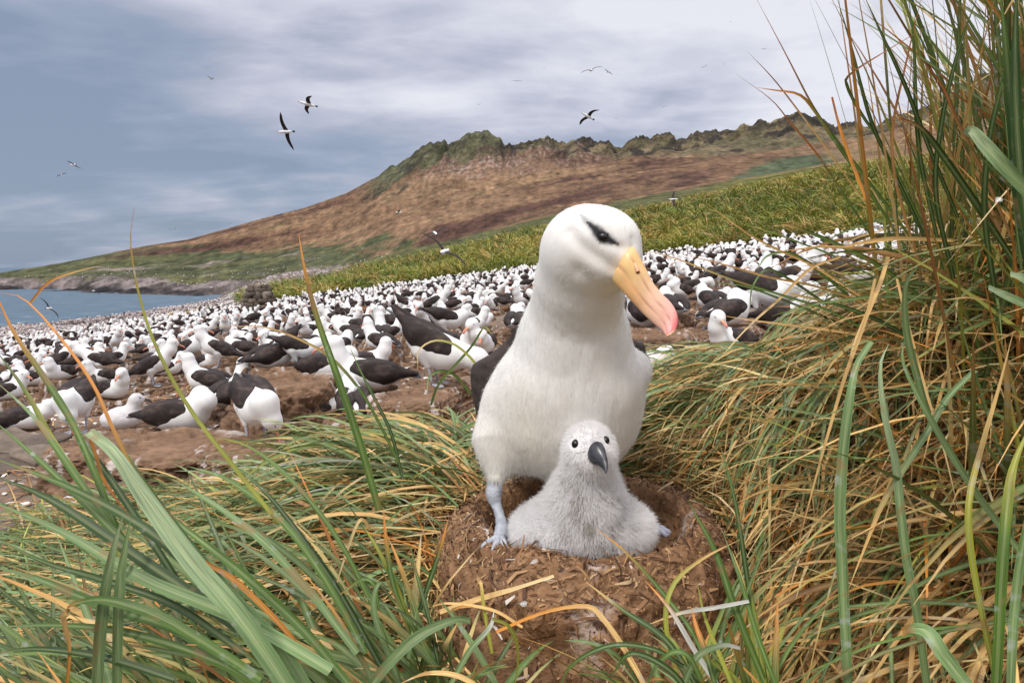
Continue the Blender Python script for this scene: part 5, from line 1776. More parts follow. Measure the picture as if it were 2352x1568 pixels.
def far_tussock():
    """the tussock belt beyond the colony: leaves by the ten thousand in rounded clumps"""
    nt = 2600
    u = U(-0.62, 0.86, nt * 3); Y = np.exp(U(np.log(24), np.log(112), nt * 3))
    K = k_at(u, Y)
    px = 1176 + FP * u
    ok = (K > 1.0) & (K < np.where(px < 560, 1.28, 2.6)) & (px > 330) & (fbm(u * Y * .55, Y * .4, 17., 2) > -.22)
    u, Y, K = u[ok][:nt], Y[ok][:nt], K[ok][:nt]
    z = terrain_at(u, Y); x = u * Y
    nb = np.where(Y < 60, 46, 26)
    ti = np.repeat(np.arange(len(u)), nb)
    n = len(ti)
    sc_ = (np.where(px[ok][:len(u)] < 560, 0.45, 1.0) * rng.uniform(.65, 1.35, len(u)))[ti] * (1 + 0.25 * fbm(x * .3, Y * .3, 5., 2))[ti]
    az = U(0, 6.28, n)
    r = U(0, .5, n) * sc_
    base = np.stack([x[ti] + r * np.cos(az), Y[ti] + r * np.sin(az), z[ti] - .05], -1)
    L = U(.9, 1.7, n) * sc_
    q_ = sstep(-.35, .35, fbm(x * .09, Y * .05, 8., 4) + rng.normal(0, .12, len(u)))[:, None]
    tint = ((srgb(92, 112, 46) * (1 - q_) + srgb(158, 156, 70) * q_) * rng.uniform(.5, 1.3, (len(u), 1)))[ti]
    tipc = pick(len(u), ['gy', 'g', 's'], [.5, .25, .25])[ti]
    V, q, c, uv, C, W = grow(base, az, U(R(38), R(85), n), L, U(.014, .03, n) * (0.6 + Y[ti] / 60), U(.8, 2.0, n), tint * U(.8, 1.2, (n, 1)), tipc * 1.1, .4, S=4, across=2, free=True)
    n, m, _ = V.shape
    F = (np.arange(n)[:, None, None] * m + q[None]).reshape(-1, 4)
    me = new_mesh('tussock_belt', V.reshape(-1, 3), F, M_grass, c.reshape(-1, 3), True, uv.reshape(-1, 2))
    link('tussock_belt', me, kind='stuff', label='belt of yellow green tussock clumps between the colony and the hill', cat='grass')


far_tussock()
# ------------------------------------------------------------------ the colony
WHITE, DARK, TAILC = srgb(238, 237, 234), srgb(58, 50, 48), srgb(112, 112, 116)


def bird_parts(pose, h):
    """x forward, z up, the nest top at z = 0"""
    p = dict(pose)
    beta = R(p.get('pitch', 8)); zc = p.get('z', 0.125); xc = p.get('x', 0.0)
    Mr = np.array(((math.cos(beta), 0, -math.sin(beta)), (0, 1, 0), (math.sin(beta), 0, math.cos(beta))))
    def B(x, y, z):
        return Mr @ np.array((x, y, z), float) + np.array((xc, 0, zc))
    pr = [('e', B(0.0, 0, 0), (.20, .125, .115), Mr, {'k': .06}),
          ('e', B(.10, 0, -.005), (.125, .118, .122), Mr, {'k': .05}),
          ('c', B(-.10, 0, 0), B(-.26, 0, .02), .095, .04, {'k': .06})]
    neck = p['neck']
    rad = p.get('nr', [.092, .074, .066, .062])
    pts = [B(.17, 0, .04)] + [np.array(q, float) for q in neck]
    for i in range(len(pts) - 1):
        r0 = rad[min(i, len(rad) - 1)]; r1 = rad[min(i + 1, len(rad) - 1)]
        pr.append(('c', pts[i], pts[i + 1], r0, r1, {'k': .04}))
    hd = pts[-1]
    yaw, pt = R(p.get('hyaw', 0)), R(p.get('hpitch', -12))
    fx = np.array((math.cos(yaw) * math.cos(pt), math.sin(yaw) * math.cos(pt), math.sin(pt)))
    sy = np.array((-math.sin(yaw), math.cos(yaw), 0.0))
    up = np.cross(fx, sy)
    Hm = np.stack([fx, sy, up], 1)
    pr.append(('e', hd + fx * .012 + up * .004, (.074, .056, .059), Hm, {'k': .02}))
    pr.append(('e', hd + fx * .055 - up * .006, (.038, .034, .036), Hm, {'k': .02}))
    if p.get('stand'):
        for s in (-1, 1):
            pr.append(('c', B(-.05, s * .06, -.06), np.array((xc - .03, s * .06, .14)), .06, .02, {'k': .03}))
    lo, hi = prim_bounds(pr, h * 1.5)
    fn = sdf(pr, .04)
    V, F = surf_net(fn, lo, hi, h, 2)
    out = {'body': [(V, F, np.tile(WHITE, (len(V), 1)))]}
    # wings folded along the back
    wl = p.get('wlift', 0.0)
    wh = max(h * .8, .012)
    gr = .014 if h > .03 else 0.0
    for s in (-1, 1):
        wp = [('e', B(-.035, s * .088, .022), (.20, .046 + gr, .092 + gr), Mr @ rot_m(R(-8) * s, 0, 0), {'k': .03}),
              ('e', B(-.045, s * .045, .085), (.19, .07 + gr, .042 + gr), Mr, {'k': .03}),
              ('c', B(-.14, s * .078, .035), B(-.39, s * .026, .045 + wl), .062, .013, {'k': .03}),
              ('c', B(.06, s * .092, .035), B(.135, s * .092, .02), .046, .014, {'k': .02})]
        a, b = prim_bounds(wp, wh * 1.5)
        v, f = surf_net(sdf(wp, .03), a, b, wh, 2)
        fe = fbm(v[:, 0] * 14, v[:, 1] * 34, v[:, 2] * 34, 4)
        cc = np.tile(DARK, (len(v), 1)) * (1 + .35 * fe)[:, None] + (sstep(.1, .5, fe) * .4)[:, None] * srgb(96, 78, 66)
        out.setdefault('wing', []).append((v, f, cc))
    # tail fan
    sp = np.array([B(-.24, 0, .03), B(-.33, 0, .03 + wl * .3), B(-.42, 0, .025 + wl * .5)])
    v, f = tube(spline(sp, 5), [.03, .045, .05, .05, .035], 8, 0.22)
    out['tail'] = [(v, f, np.tile(TAILC, (len(v), 1)))]
    # bill
    nb = 7 if h < .03 else 4
    bp = spline([hd + fx * .062 - up * .008, hd + fx * .115 - up * .014, hd + fx * .160 - up * .022, hd + fx * .180 - up * .044], nb)
    v, f = tube(bp, np.interp(np.linspace(0, 1, nb), [0, .4, .8, 1], [.021, .015, .0145, .004]), 8 if h < .03 else 4, 0.7)
    t = np.clip(((v - hd) @ fx - .05) / .12, 0, 1)[:, None]
    out['bill'] = [(v, f, srgb(216, 160, 108) * (1 - t) + srgb(212, 132, 112) * t)]
    if h < .035:
        for s in (-1, 1):
            c = hd + fx * .038 + sy * s * .0475 + up * .016
            v, f = tube(spline([c - fx * .034 + up * .010 - sy * s * .004, c, c + fx * .024 - up * .006 - sy * s * .010], 6), [.002, .005, .0085, .010, .007, .002], 6, .8)
            out.setdefault('eye_patch', []).append((v, f, np.tile(srgb(44, 44, 48), (len(v), 1))))
    if p.get('stand'):
        for s in (-1, 1):
            v, f = tube(spline([np.array((xc - .03, s * .06, .15)), np.array((xc - .015, s * .06, .09)), np.array((xc, s * .06, .012))], 5), [.013, .013, .011, .009, .01], 8)
            v2, f2 = webbed_foot(np.array((xc, s * .06, .006)), s * .15, .09)
            v, f, _ = join([(v, f), (v2, f2)])
            out.setdefault('leg', []).append((v, f, np.tile(srgb(178, 178, 188), (len(v), 1))))
    return out


PM = {'body': M_white, 'wing': M_dark, 'tail': M_dark, 'bill': M_bill, 'eye_patch': M_dark, 'leg': M_skin}
POSES = {
    'up': dict(neck=[(.215, 0, .27), (.235, 0, .375)], hpitch=-10, words='sitting upright'),
    'left': dict(neck=[(.21, 0, .26), (.225, .01, .355)], hyaw=65, hpitch=-14, words='sitting, head turned aside'),
    'rite': dict(neck=[(.21, 0, .26), (.225, -.01, .355)], hyaw=-60, hpitch=-14, words='sitting, head turned aside'),
    'low': dict(neck=[(.23, 0, .20), (.255, 0, .265)], hpitch=-22, words='sitting hunched'),
    'rest': dict(neck=[(.215, 0, .23), (.16, .035, .275)], hyaw=165, hpitch=-28, words='resting, bill tucked into its back'),
    'preen': dict(neck=[(.265, 0, .22), (.30, .03, .165)], hyaw=40, hpitch=-72, words='bending its head down to its breast'),
    'stand': dict(pitch=26, z=.30, x=-.02, neck=[(.205, 0, .50), (.225, 0, .60)], hpitch=-18, stand=1, words='standing upright'),
    'lean': dict(pitch=-30, z=.27, x=0, neck=[(.30, 0, .19), (.37, 0, .13)], hpitch=-40, stand=1, wlift=.05, words='standing and leaning forward'),
    'stretch': dict(pitch=14, z=.28, x=0, neck=[(.30, 0, .44), (.37, 0, .54)], hpitch=5, hyaw=25, stand=1, words='standing with its neck stretched out'),
    'ball': dict(pitch=-16, z=.30, x=0, neck=[(.235, 0, .33), (.265, .03, .22)], nr=[.10, .085, .066, .06], hpitch=-65, hyaw=60, stand=1, words='standing and preening its breast'),
}


class Kit:
    """meshes of one pose at one level of detail"""
    cache = {}

    @classmethod
    def get(cls, pose, h):
        k = (pose, h)
        if k not in cls.cache:
            cls.cache[k] = bird_parts(POSES[pose], h)
        return cls.cache[k]

    meshes = {}

    @classmethod
    def mesh_list(cls, pose, h):
        k = (pose, h)
        if k not in cls.meshes:
            out = []
            for nm, lst in cls.get(pose, h).items():
                for v, f, c in lst:
                    out.append((nm, new_mesh(nm, v, f, PM[nm], c)))
            cls.meshes[k] = out
        return cls.meshes[k]

    @classmethod
    def solid(cls, pose, h):
        k = (pose, h, 'solid')
        if k not in cls.meshes:
            v, f, c = join([t for l in cls.get(pose, h).values() for t in l])
            cls.meshes[k] = (new_mesh('albatross', v, f, M_plain, c), v, f, c)
        return cls.meshes[k]


M_plain = surf_mat('plumage', None, 0.85, 0.12, 24, 0.2, 60, 0.01, spec=0.15)
M_mud = surf_mat('nest_clay', None, 0.95, 0.3, 14, 0.8, 40, 0.02, spec=0.1)


def small_nest(seed, hgt, r=0.2, ns=72, nr=36):
    V, F, n, n2 = nest_mesh(0, 0, 0.012, -hgt, r * .72, r * 1.08, ns, nr, 0.045, seed, 1.2, 0.03)
    C = srgb(140, 112, 90) * (1 + .5 * n[:, None]) * (1 - .8 * n2[:, None])
    a = np.arctan2(V[:, 1], V[:, 0])
    st = fbm(np.cos(a) * 7 + seed, np.sin(a) * 7, V[:, 2] * 3, 4) + .3 * fbm(V[:, 0] * 30, V[:, 1] * 30, V[:, 2] * 30, 2)
    rr_ = np.hypot(V[:, 0], V[:, 1])
    t = (sstep(.16, .36, st) * sstep(-hgt * .95, -hgt * .3, V[:, 2]) * sstep(r * .7, r * .95, rr_))[:, None] * .8
    C = C * (1 - t) + srgb(208, 198, 190) * t
    return V, F, C


NESTS = [small_nest(s, hg, r) for s, hg, r in ((1., .24, .2), (5., .30, .22), (9., .20, .19), (13., .36, .23))]
NEST_HI = [small_nest(s, hg, r, 190, 90) for s, hg, r in ((1., .24, .2), (5., .30, .22), (9., .20, .19), (13., .36, .23))]
NEST_HI_ME = [new_mesh('nest_mound', v, f, M_mud, c) for v, f, c in NEST_HI]
NEST_ME = [new_mesh('nest_mound', v, f, M_mud, c) for v, f, c in NESTS]


def ground_hit(px, py):
    a, b, c = ray(px, py)
    Y = np.linspace(2.5, 60, 4000)
    z = HC + c / b * Y
    g = ground_z(a / b * Y, Y)
    i = np.argmax(z < g)
    return np.array((a / b * Y[i], Y[i], g[i]))


def place_bird(pos, yaw, pose, h, label, group, scale=1.0, parts=True, kindname='albatross'):
    if not parts:
        me = Kit.solid(pose, h)[0]
        o = link('albatross', me, loc=pos, label=label, cat='albatross', group=group)
    else:
        o = thing('albatross', pos, label, 'albatross', group)
        for nm, me in Kit.mesh_list(pose, h):
            link(nm, me, o)
    o.rotation_euler = (0, 0, yaw)
    o.scale = (scale,) * 3
    return o


def place_nest(pos, k, label, group, scale=1.0, yaw=0.0, h=None, hi=True):
    o = link('mud_nest', (NEST_HI_ME if hi else NEST_ME)[k], loc=pos, label=label, cat='nest', group=group)
    o.rotation_euler = (0, 0, yaw)
    o.scale = (scale, scale, scale if h is None else h)
    return o


# birds one can single out: picture x, y of the nest foot, nest height, heading (0 = to the right, 90 = away), pose, scale, label
NAMED = [
    (182, 1008, .06, -75, 'ball', 1.12, 'white breasted albatross preening, head tucked down, left of the small pale chick'),
    (262, 935, .10, -25, 'rite', 1.0, 'albatross with bill pointing right standing guard just behind the pale chick on the left'),
    (418, 1040, .16, -8, 'rest', 1.1, 'dark backed albatross resting its bill on its back, right of the pale chick'),
    (592, 1060, .12, -52, 'ball', 1.05, 'white headed albatross bowing beside green leaves before the broad clay mound'),
    (480, 915, .08, 170, 'up', 1.05, 'albatross facing left with orange bill, behind the one resting its bill on its back'),
    (532, 960, .10, 80, 'up', 1.05, 'albatross seen from behind with charcoal back, left of the broad clay nest mound'),
    (360, 905, .10, 25, 'stand', 1.0, 'tall standing albatross with dark back among sitting birds on the left'),
    (232, 880, .10, 185, 'stretch', 1.0, 'albatross stretching its white neck to the left behind the preening one'),
    (632, 930, .34, 60, 'rest', 1.0, 'charcoal albatross with grey tail hanging over the broad clay mound'),
    (690, 925, .30, 15, 'ball', .8, 'small looking white rumped albatross on top of the broad clay mound'),
    (846, 955, .20, 195, 'up', 1.15, 'dark browed albatross nibbling at the neck of its neighbour'),
    (752, 930, .22, -20, 'low', 1.1, 'albatross with dark wings being nibbled on the neck by its mate'),
    (1000, 945, .20, -10, 'lean', 1.25, 'large albatross leaning forward with raised dark tail, left of the foreground albatross'),
    (1066, 850, .14, -60, 'rite', 1.1, 'albatross with vivid orange bill sitting sideways just left of the foreground albatross'),
    (1113, 845, .14, -95, 'low', .95, 'albatross facing the viewer beside the foreground albatross wing'),
    (1010, 835, .12, 170, 'rest', 1.1, 'dozing albatross with dark back behind the leaning one'),
    (812, 985, .08, 110, 'low', 1.0, 'albatross showing its crumpled charcoal back under the nibbling pair'),
    (720, 990, .02, 30, 'low', 1.0, 'black backed albatross low on the ground, right of the bowing white headed one'),
    (1185, 775, .10, 80, 'rest', 1.2, 'albatross whose dark back shows against the shoulder of the foreground albatross'),
    (1478, 815, .26, 100, 'rest', 1.2, 'dark backed albatross sitting right behind the pink tip of the large bill'),
    (1542, 780, .24, 95, 'low', 1.1, 'black albatross back humped just right of the pink bill tip'),
    (1632, 745, .16, 100, 'low', 1.1, 'albatross with dark back crossed by grass stems, right of the bill tip'),
    (1668, 800, .20, 35, 'rest', 1.15, 'albatross showing white rump feathers at the edge of the right hand tussock'),
    (1650, 680, .12, 10, 'stand', 1.05, 'tall albatross with orange bill standing above the others right of the large head'),
    (1752, 700, .12, 60, 'stand', 1.05, 'tall albatross with white head and dark back standing behind grass stems'),
    (1745, 770, .12, -30, 'ball', 1.3, 'big white breasted albatross behind crossing grass stems at the right'),
    (1815, 720, .12, -20, 'stand', 1.2, 'white albatross partly hidden by the tall tussock at the right'),
    (1800, 790, .12, -60, 'up', 1.2, 'albatross sitting low behind the tallest blades at the right'),
    (80, 900, .10, 30, 'rest', 1.0, 'albatross dozing at the far left above the broken stones'),
    (60, 1000, .06, 10, 'low', 1.0, 'dark backed albatross by the broken stones at the left edge'),
]


def build_colony():
    taken = []
    used_nests = 0
    for px, py, nh, hd, pose, scl, lab in NAMED:
        g = ground_hit(px, py)
        pos = g + np.array((0, 0, nh))
        h = .013
        place_bird(pos, R(hd), pose, h, lab, 'albatrosses of the colony', scl * .85)
        k = rng.integers(0, 4)
        place_nest(pos - (0, 0, .004), int(k), 'clay nest mound under the ' + ' '.join(lab.split()[:9]).rstrip(','), 'clay nests of the colony',
                   1.05 * scl * (1.35 if nh > .28 else 1), U(0, 6), max(.5, nh / .24))
        taken.append(pos)
    # the small chick and a few extra mounds
    g = ground_hit(284, 1012)
    cb = thing('albatross_chick', g + (0, 0, .10), 'small pale chick sitting on a nest among the adults on the left', 'chick')
    pr = [('e', (0, 0, .07), (.13, .09, .08), None), ('c', (.05, 0, .1), (.085, 0, .185), .05, .036), ('e', (.1, 0, .2), (.045, .036, .038), None)]
    lo, hi = prim_bounds(pr, .02)
    v, f = surf_net(sdf(pr, .04), lo, hi, .011)
    v = v * (1 + .06 * fbm(v[:, 0] * 40, v[:, 1] * 40, v[:, 2] * 40, 3)[:, None])
    link('body', new_mesh('body', v, f, M_down, np.tile(srgb(216, 212, 210), (len(v), 1))), cb)
    v, f = tube(spline([(.135, 0, .195), (.17, 0, .185), (.185, 0, .165)], 6), [.011, .01, .009, .008, .006, .003], 8)
    link('bill', new_mesh('bill', v, f, M_darkbill, np.tile(srgb(74, 72, 74), (len(v), 1))), cb)
    for s in (-1, 1):
        v, f = sphere((.12, s * .031, .21), (.006, .004, .006), 10, 6)
        link('eye', new_mesh('eye', v, f, M_eye), cb)
    place_nest(g + (0, 0, .10), 1, 'clay nest mound holding the small pale chick', 'clay nests of the colony', 1.15, 1.0, .6)
    cb.rotation_euler = (0, 0, R(25))
    cb.scale = (1.15,) * 3
    for px, py, s, hh, lab in ((668, 985, 1.9, 1.45, 'broad pale clay mound with cracked flanks and white streaks, left of centre'), (950, 985, 1.5, .9, 'clay mound splashed white below the leaning albatross'),
                               (400, 1100, 2.0, .9, 'wide brown clay mound with white streaks under the resting albatross'), (250, 1080, 1.5, .8, 'brown clay mound with pale droppings below the small chick'),
                               (1500, 850, 1.5, 1.2, 'brown clay mound right behind the tip of the large bill'), (1585, 830, 1.2, 1.0, 'shadowed clay mound at the edge of the right hand tussock'),
                               (560, 1090, 1.3, .7, 'low clay mound with white streaks behind bowed leaves')):
        g = ground_hit(px, py)
        place_nest(g + (0, 0, .24 * hh), int(rng.integers(0, 4)), lab, 'clay nests of the colony', s, U(0, 6), hh)
        taken.append(g)
    taken = np.array(taken)
    # everybody else: a loose lattice of nests
    sp = 0.70
    cand = []
    for i in range(-70, 80):
        for j in range(2, 72):
            x = (i + .5 * (j % 2)) * sp + rng.normal(0, .15)
            y = j * sp * .87 + rng.normal(0, .15)
            if y < 3.6: continue
            u = x / y
            if not -0.95 < u < 0.95: continue
            if k_at(u, y) >= 0.995 + 0.02 * vnoise(x, y, 3.0): continue
            q = np.array((x, y, float(terrain_at(u, y))))
            px, py = proj(q)
            if px < -60 or px > 2420: continue
            if px < 330 and py > 965: continue
            if np.min(np.linalg.norm(taken[:, :2] - q[:2], axis=1)) < .62: continue
            if 28 < y < 37.5 and abs(x / y + .403) < .03: continue
            if vnoise(x * .4, y * .4, 9.0) > .62 and rng.random() < .6: continue
            if px > 2000 and y < 8: continue
            cand.append(q)
    cand = np.array(cand)
    d = np.linalg.norm(cand - np.array((0, 0, HC)), axis=1)
    cand = cand[np.argsort(d)]
    # those hidden for good behind the foreground are put last
    px, py = proj(cand + np.array((0, 0, .35)))
    hid = in_poly(px, py, HERO_POLY) | (px > 1990)
    order = np.concatenate([np.where(~hid)[0], np.where(hid)[0]])
    cand = cand[order]; px = px[order]; hid = hid[order]
    names = list(POSES)
    pw = np.array([.27, .14, .14, .14, .14, .045, .05, .015, .02, .04]); pw /= pw.sum()
    facing = [('right', 0), ('away', 90), ('left', 180), ('the camera', 270)]
    n_ind = 300 - len(NAMED)
    far = []
    farn = []
    for i, q in enumerate(cand):
        pose = names[rng.choice(len(names), p=pw)]
        hd = rng.choice([-40, 10, 170, 215, 90, 60, 130, 270, 300], p=[.1, .17, .16, .12, .12, .08, .08, .09, .08]) + rng.normal(0, 22)
        scl = rng.uniform(.72, .88)
        nh = rng.uniform(.06, .2)
        pos = q + np.array((0, 0, nh))
        dist = np.linalg.norm(q - np.array((0, 0, HC)))
        if i < n_ind:
            fac = facing[int(round((hd % 360) / 90)) % 4][0]
            row = 'the ' + ('nearest' if dist < 7 else 'near' if dist < 9 else 'middle' if dist < 11 else 'far' if dist < 13 else 'farther') + ' rows'
            seg = 'far left' if px[i] < 330 else ('left' if px[i] < 640 else ('left of centre' if px[i] < 900 else ('centre' if px[i] < 1240 else 'right')))
            lab = f"albatross {POSES[pose]['words']}, facing {fac}, {row.split()[1]} rows {seg}"
            place_bird(pos, R(hd), pose, .020 if dist < 9 else .028, ' '.join(lab.split()), 'colony birds ' + ' '.join(lab.split()[1:]).replace(',', ''), scl, dist < 12.5)
            place_nest(pos - (0, 0, .004), int(rng.integers(0, 4)), 'mound under ' + lab.replace('its back', 'back').replace('left of centre', 'mid left'), 'clay nests under birds ' + ' '.join(lab.split()[1:]).replace(',', ''), rng.uniform(.95, 1.15), U(0, 6), max(.6, nh / .24 * 1.6), dist < 6.5)
        else:
            far.append((pos, R(hd), pose, scl)); farn.append(pos)
    # the rest, several hundred, as one mass
    Vs, Fs, Cs, off = [], [], [], 0
    for pos, yw, pose, scl in far:
        _, v, f, c = Kit.solid(pose, .042)
        ca, sa = math.cos(yw), math.sin(yw)
        vv = v * scl
        vv = np.stack([vv[:, 0] * ca - vv[:, 1] * sa, vv[:, 0] * sa + vv[:, 1] * ca, vv[:, 2]], 1) + pos
        Vs.append(vv); Fs.append(f + off); Cs.append(c); off += len(v)
    if Vs:
        link('albatross_colony', new_mesh('colony', np.concatenate(Vs), np.concatenate(Fs), M_plain, np.concatenate(Cs)), kind='stuff',
             label='far rows of the albatross colony merging into a speckled white and dark crowd', cat='albatrosses')
    v0, f0, _, _ = nest_mesh(0, 0, .012, -.3, .15, .22, 10, 6, .02, 2., 1.2, .02)
    pp = np.array(farn)
    V = (pp[:, None] + v0[None]).reshape(-1, 3)
    F = (np.arange(len(pp))[:, None, None] * len(v0) + f0[None]).reshape(-1, 4)
    link('clay_nests', new_mesh('nests', V, F, M_mud, np.repeat(srgb(126, 96, 74)[None] * rng.uniform(.75, 1.25, (len(pp), 1)), len(v0), 0)), kind='stuff',
         label='clay nest mounds under the far rows of the colony', cat='nests')
    print('colony', len(cand), 'far', len(far))


build_colony()


def debris():
    n = 9000
    Y = np.exp(U(np.log(2.8), np.log(16), n)); u = U(-.84, .84, n)
    x = u * Y; z = ground_z(x, Y)
    a = U(0, 6.28, n)
    white = rng.random(n) < .3
    L = np.where(white, U(.012, .04, n), U(.03, .12, n)); W = np.where(white, U(.006, .02, n), U(.003, .007, n))
    d = np.stack([np.cos(a), np.sin(a), U(-.1, .35, n)], -1) * L[:, None]
    s = np.stack([-np.sin(a), np.cos(a), U(-.2, .2, n)], -1) * W[:, None]
    c = np.stack([x, Y, z + .012], -1)
    V = np.stack([c - d - s, c - d + s, c + s * 1.2 + (0, 0, .006), c - s * 1.2 + (0, 0, .006), c + d + s * .3, c + d - s * .3], 1).reshape(-1, 3)
    b = np.arange(n)[:, None] * 6
    F = np.concatenate([b + np.array((0, 1, 2, 3)), b + np.array((3, 2, 4, 5))])
    pal = np.where(white[:, None], srgb(226, 222, 216)[None], pick(n, ['s', 'sd', 'sl', 'r'], [.4, .35, .1, .15]))
    link('ground_litter', new_mesh('ground_litter', V, F, M_straw, np.repeat(pal, 6, 0), False), kind='stuff',
         label='bits of straw and moulted feather trodden into the ground between the clay nests', cat='litter')


debris()


def specks():
    """birds too far off to tell apart: on the beach, the shelf and the green slope"""
    out = []
    v0, f0 = sphere((0, 0, .22), (.26, .17, .24), 6, 4)
    n = 26000
    u = U(-0.85, 0.0, n); Y = np.exp(U(np.log(38), np.log(330), n))
    K = k_at(u, Y); px = 1176 + FP * u
    z = terrain_at(u, Y)
    dens = np.where((K > 1.3) & (K < 3.2) & (px < 700), .5, 0) + np.where((K > 1.05) & (K < 4.6) & (px > 560) & (px < 800) & (K > 2.0), .9, 0)
    dens += np.where((K > 5.3) & (K < 6.3) & (px < 900), .10, 0) + np.where((K > 6) & (K < 7.3) & (px < 950), .022, 0)
    dens += np.where((K > 1) & (K < 1.35) & (px < 330), .7, 0)
    ok = (rng.random(n) < dens) & (z > .15)
    u, Y, z = u[ok], Y[ok], z[ok]
    s = rng.uniform(.5, 1.15, len(u)) * np.where(Y > 150, 1.1, np.where(Y > 80, .7, .5))
    pos = np.stack([u * Y, Y, z], -1)
    V = (pos[:, None] + v0[None] * s[:, None, None] * np.array((1, 1, .9))).reshape(-1, 3)
    F = (np.arange(len(pos))[:, None, None] * len(v0) + f0[None]).reshape(-1, 4)
    col = np.where(rng.random((len(pos), 1)) < .55, srgb(206, 200, 196)[None], np.where(rng.random((len(pos), 1)) < .5, srgb(96, 84, 84)[None], srgb(186, 168, 160)[None]))
    link('seabirds', new_mesh('specks', V, F, M_plain, np.repeat(col, len(v0), 0)), kind='stuff',
         label='thousands of tiny distant seabirds on the beach, rocks and green slope', cat='seabirds')
    print('specks', len(pos))


specks()


def stones():
    # cairn of stacked slabs
    b = P(597, 711, 36.0)
    u = b[0] / b[1]
    b[2] = float(terrain_at(u, b[1])) - .1
    o = thing('stone_cairn', b, 'squat cairn of stacked flat stones at the rear edge of the colony', 'cairn')
    m = surf_mat('slab_stone', None, .9, .35, 6, .6, 20, .02)
    protos = []
    for k in range(5):
        a = np.sort(U(0, 2 * np.pi, 8)); a = np.linspace(0, 2 * np.pi, 8, endpoint=False) + U(-.25, .25, 8)
        r = U(.75, 1.1, 8)
        rg = []
        for zz, ss in ((-.5, .86), (-.2, 1.), (.3, .97), (.5, .82)):
            rg.append(np.stack([np.cos(a) * r * ss * .5, np.sin(a) * r * ss * .38, np.full(8, zz * .28) + U(-.02, .02, 8)], -1))
        v, f = loft(rg)
        cc = np.tile([srgb(104, 92, 82), srgb(126, 112, 98), srgb(82, 74, 68), srgb(140, 128, 116), srgb(96, 88, 74)][k], (len(v), 1))
        protos.append(new_mesh('stone', v, f, m, cc, False))
    for lay in range(8):
        t = lay / 8
        w_ = .82 * (1 - t * .62)
        nn = int(13 * (1 - t * .6))
        for k in range(nn):
            a = 2 * np.pi * k / nn + lay * .7
            s = link('stone', protos[int(rng.integers(0, 5))], o)
            s.location = (math.cos(a) * w_, math.sin(a) * w_ * .8, .08 + lay * .145)
            s.rotation_euler = (U(-.12, .12), U(-.12, .12), U(0, 6))
            q = U(.45, .8); s.scale = (q, q, U(.5, .75))
    o.scale = (1.15, 1.15, 1.35)
    # broken rocks at the left edge in front of the colony
    lst = [(20, 960, .5), (55, 985, .42), (15, 1005, .5), (80, 1020, .4), (35, 1040, .48), (110, 1050, .34), (20, 1080, .4), (150, 1070, .3), (85, 1085, .3), (190, 1095, .25), (345, 1085, .22), (960, 960, .2), (985, 900, .22)]
    root = None
    for i, (px, py, s_) in enumerate(lst):
        g = ground_hit(px, py)
        s = link('rock', protos[int(rng.integers(0, 5))], loc=g + (0, 0, .03 + .05 * (i % 3)), label=['rearmost broad flat rock at the left edge in front of the colony', 'flat rock just right of the rearmost rock at the left edge', 'large slab at the left edge, lower of the two biggest',
                 'flat rock lying right of the lower large slab at the left', 'slab low at the left edge behind the crossing green leaves', 'mid sized rock right of the low slab behind the green leaves',
                 'lowest slab touching the left edge of the view', 'small flat rock between the low slabs and the small chick nest', 'small slab among the leaves below the other broken rocks',
                 'smallest broken rock, rightmost of those in front of the colony on the left', 'small stone lying on the brown clay left of centre', 'small stone below the leaning albatross', 'small stone beside the feet of the leaning albatross'][i],
                 cat='rock', group='broken rocks at the left edge' if i < 10 else 'stones between the nests')
        s.rotation_euler = (U(-.3, .3), U(-.3, .3), U(0, 6))
        s.scale = (s_ * 1.3, s_ * 1.1, s_ * U(.5, .8))


stones()


def flyer_meshes(dihedral, sweep, hd, h=.03):
    """a gliding albatross: x forward, wings along y"""
    pr = [('e', (0, 0, 0), (.26, .085, .08), None), ('c', (.16, 0, .01), (.33, 0, .02), .06, .045), ('e', (.36, 0, .02), (.065, .045, .045), None), ('c', (-.15, 0, 0), (-.34, 0, .01), .06, .025)]
    lo, hi = prim_bounds(pr, .04)
    v, f = surf_net(sdf(pr, .05), lo, hi, h, 2)
    out = [('body', v, f, np.tile(WHITE, (len(v), 1)), M_white)]
    for s in (-1, 1):
        t = np.linspace(0, 1, 12)
        d0, d1 = dihedral[:2] if s > 0 else dihedral[-2:]
        ang = R(d0) * (1 - t) + R(d1) * t
        step = .98 / 11
        y = np.concatenate([[0], np.cumsum(np.cos(ang[:-1]) * step)]) * s + s * .05
        z = np.concatenate([[0], np.cumsum(np.sin(ang[:-1]) * step)]) + .03
        x = .10 + .10 * np.sin(t * np.pi * .9) - sweep * t ** 2
        ch = np.interp(t, [0, .2, .5, .8, 1], [.25, .215, .18, .135, .02])
        th = ch * .10
        a = np.linspace(0, 2 * np.pi, 10, endpoint=False)
        rg = np.stack([x[:, None] - ch[:, None] * .5 + ch[:, None] * .5 * np.cos(a)[None], y[:, None] + 0 * a[None], z[:, None] + th[:, None] * np.sin(a)[None]], -1)
        v, f = loft(rg)
        out.append(('wing', v, f, np.tile(DARK * .85, (len(v), 1)), M_dark))
    v, f = tube(np.array([(-.3, 0, .01), (-.4, 0, .01), (-.47, 0, .01)]), [.03, .06, .065], 8, .15)
    out.append(('tail', v, f, np.tile(DARK, (len(v), 1)), M_dark))
    v, f = tube(spline([(.41, 0, .015), (.47, 0, .005), (.53, 0, -.012)], 6), [.02, .016, .014, .013, .011, .003], 8)
    out.append(('bill', v, f, np.tile(srgb(206, 140, 90), (len(v), 1)), M_bill))
    return out


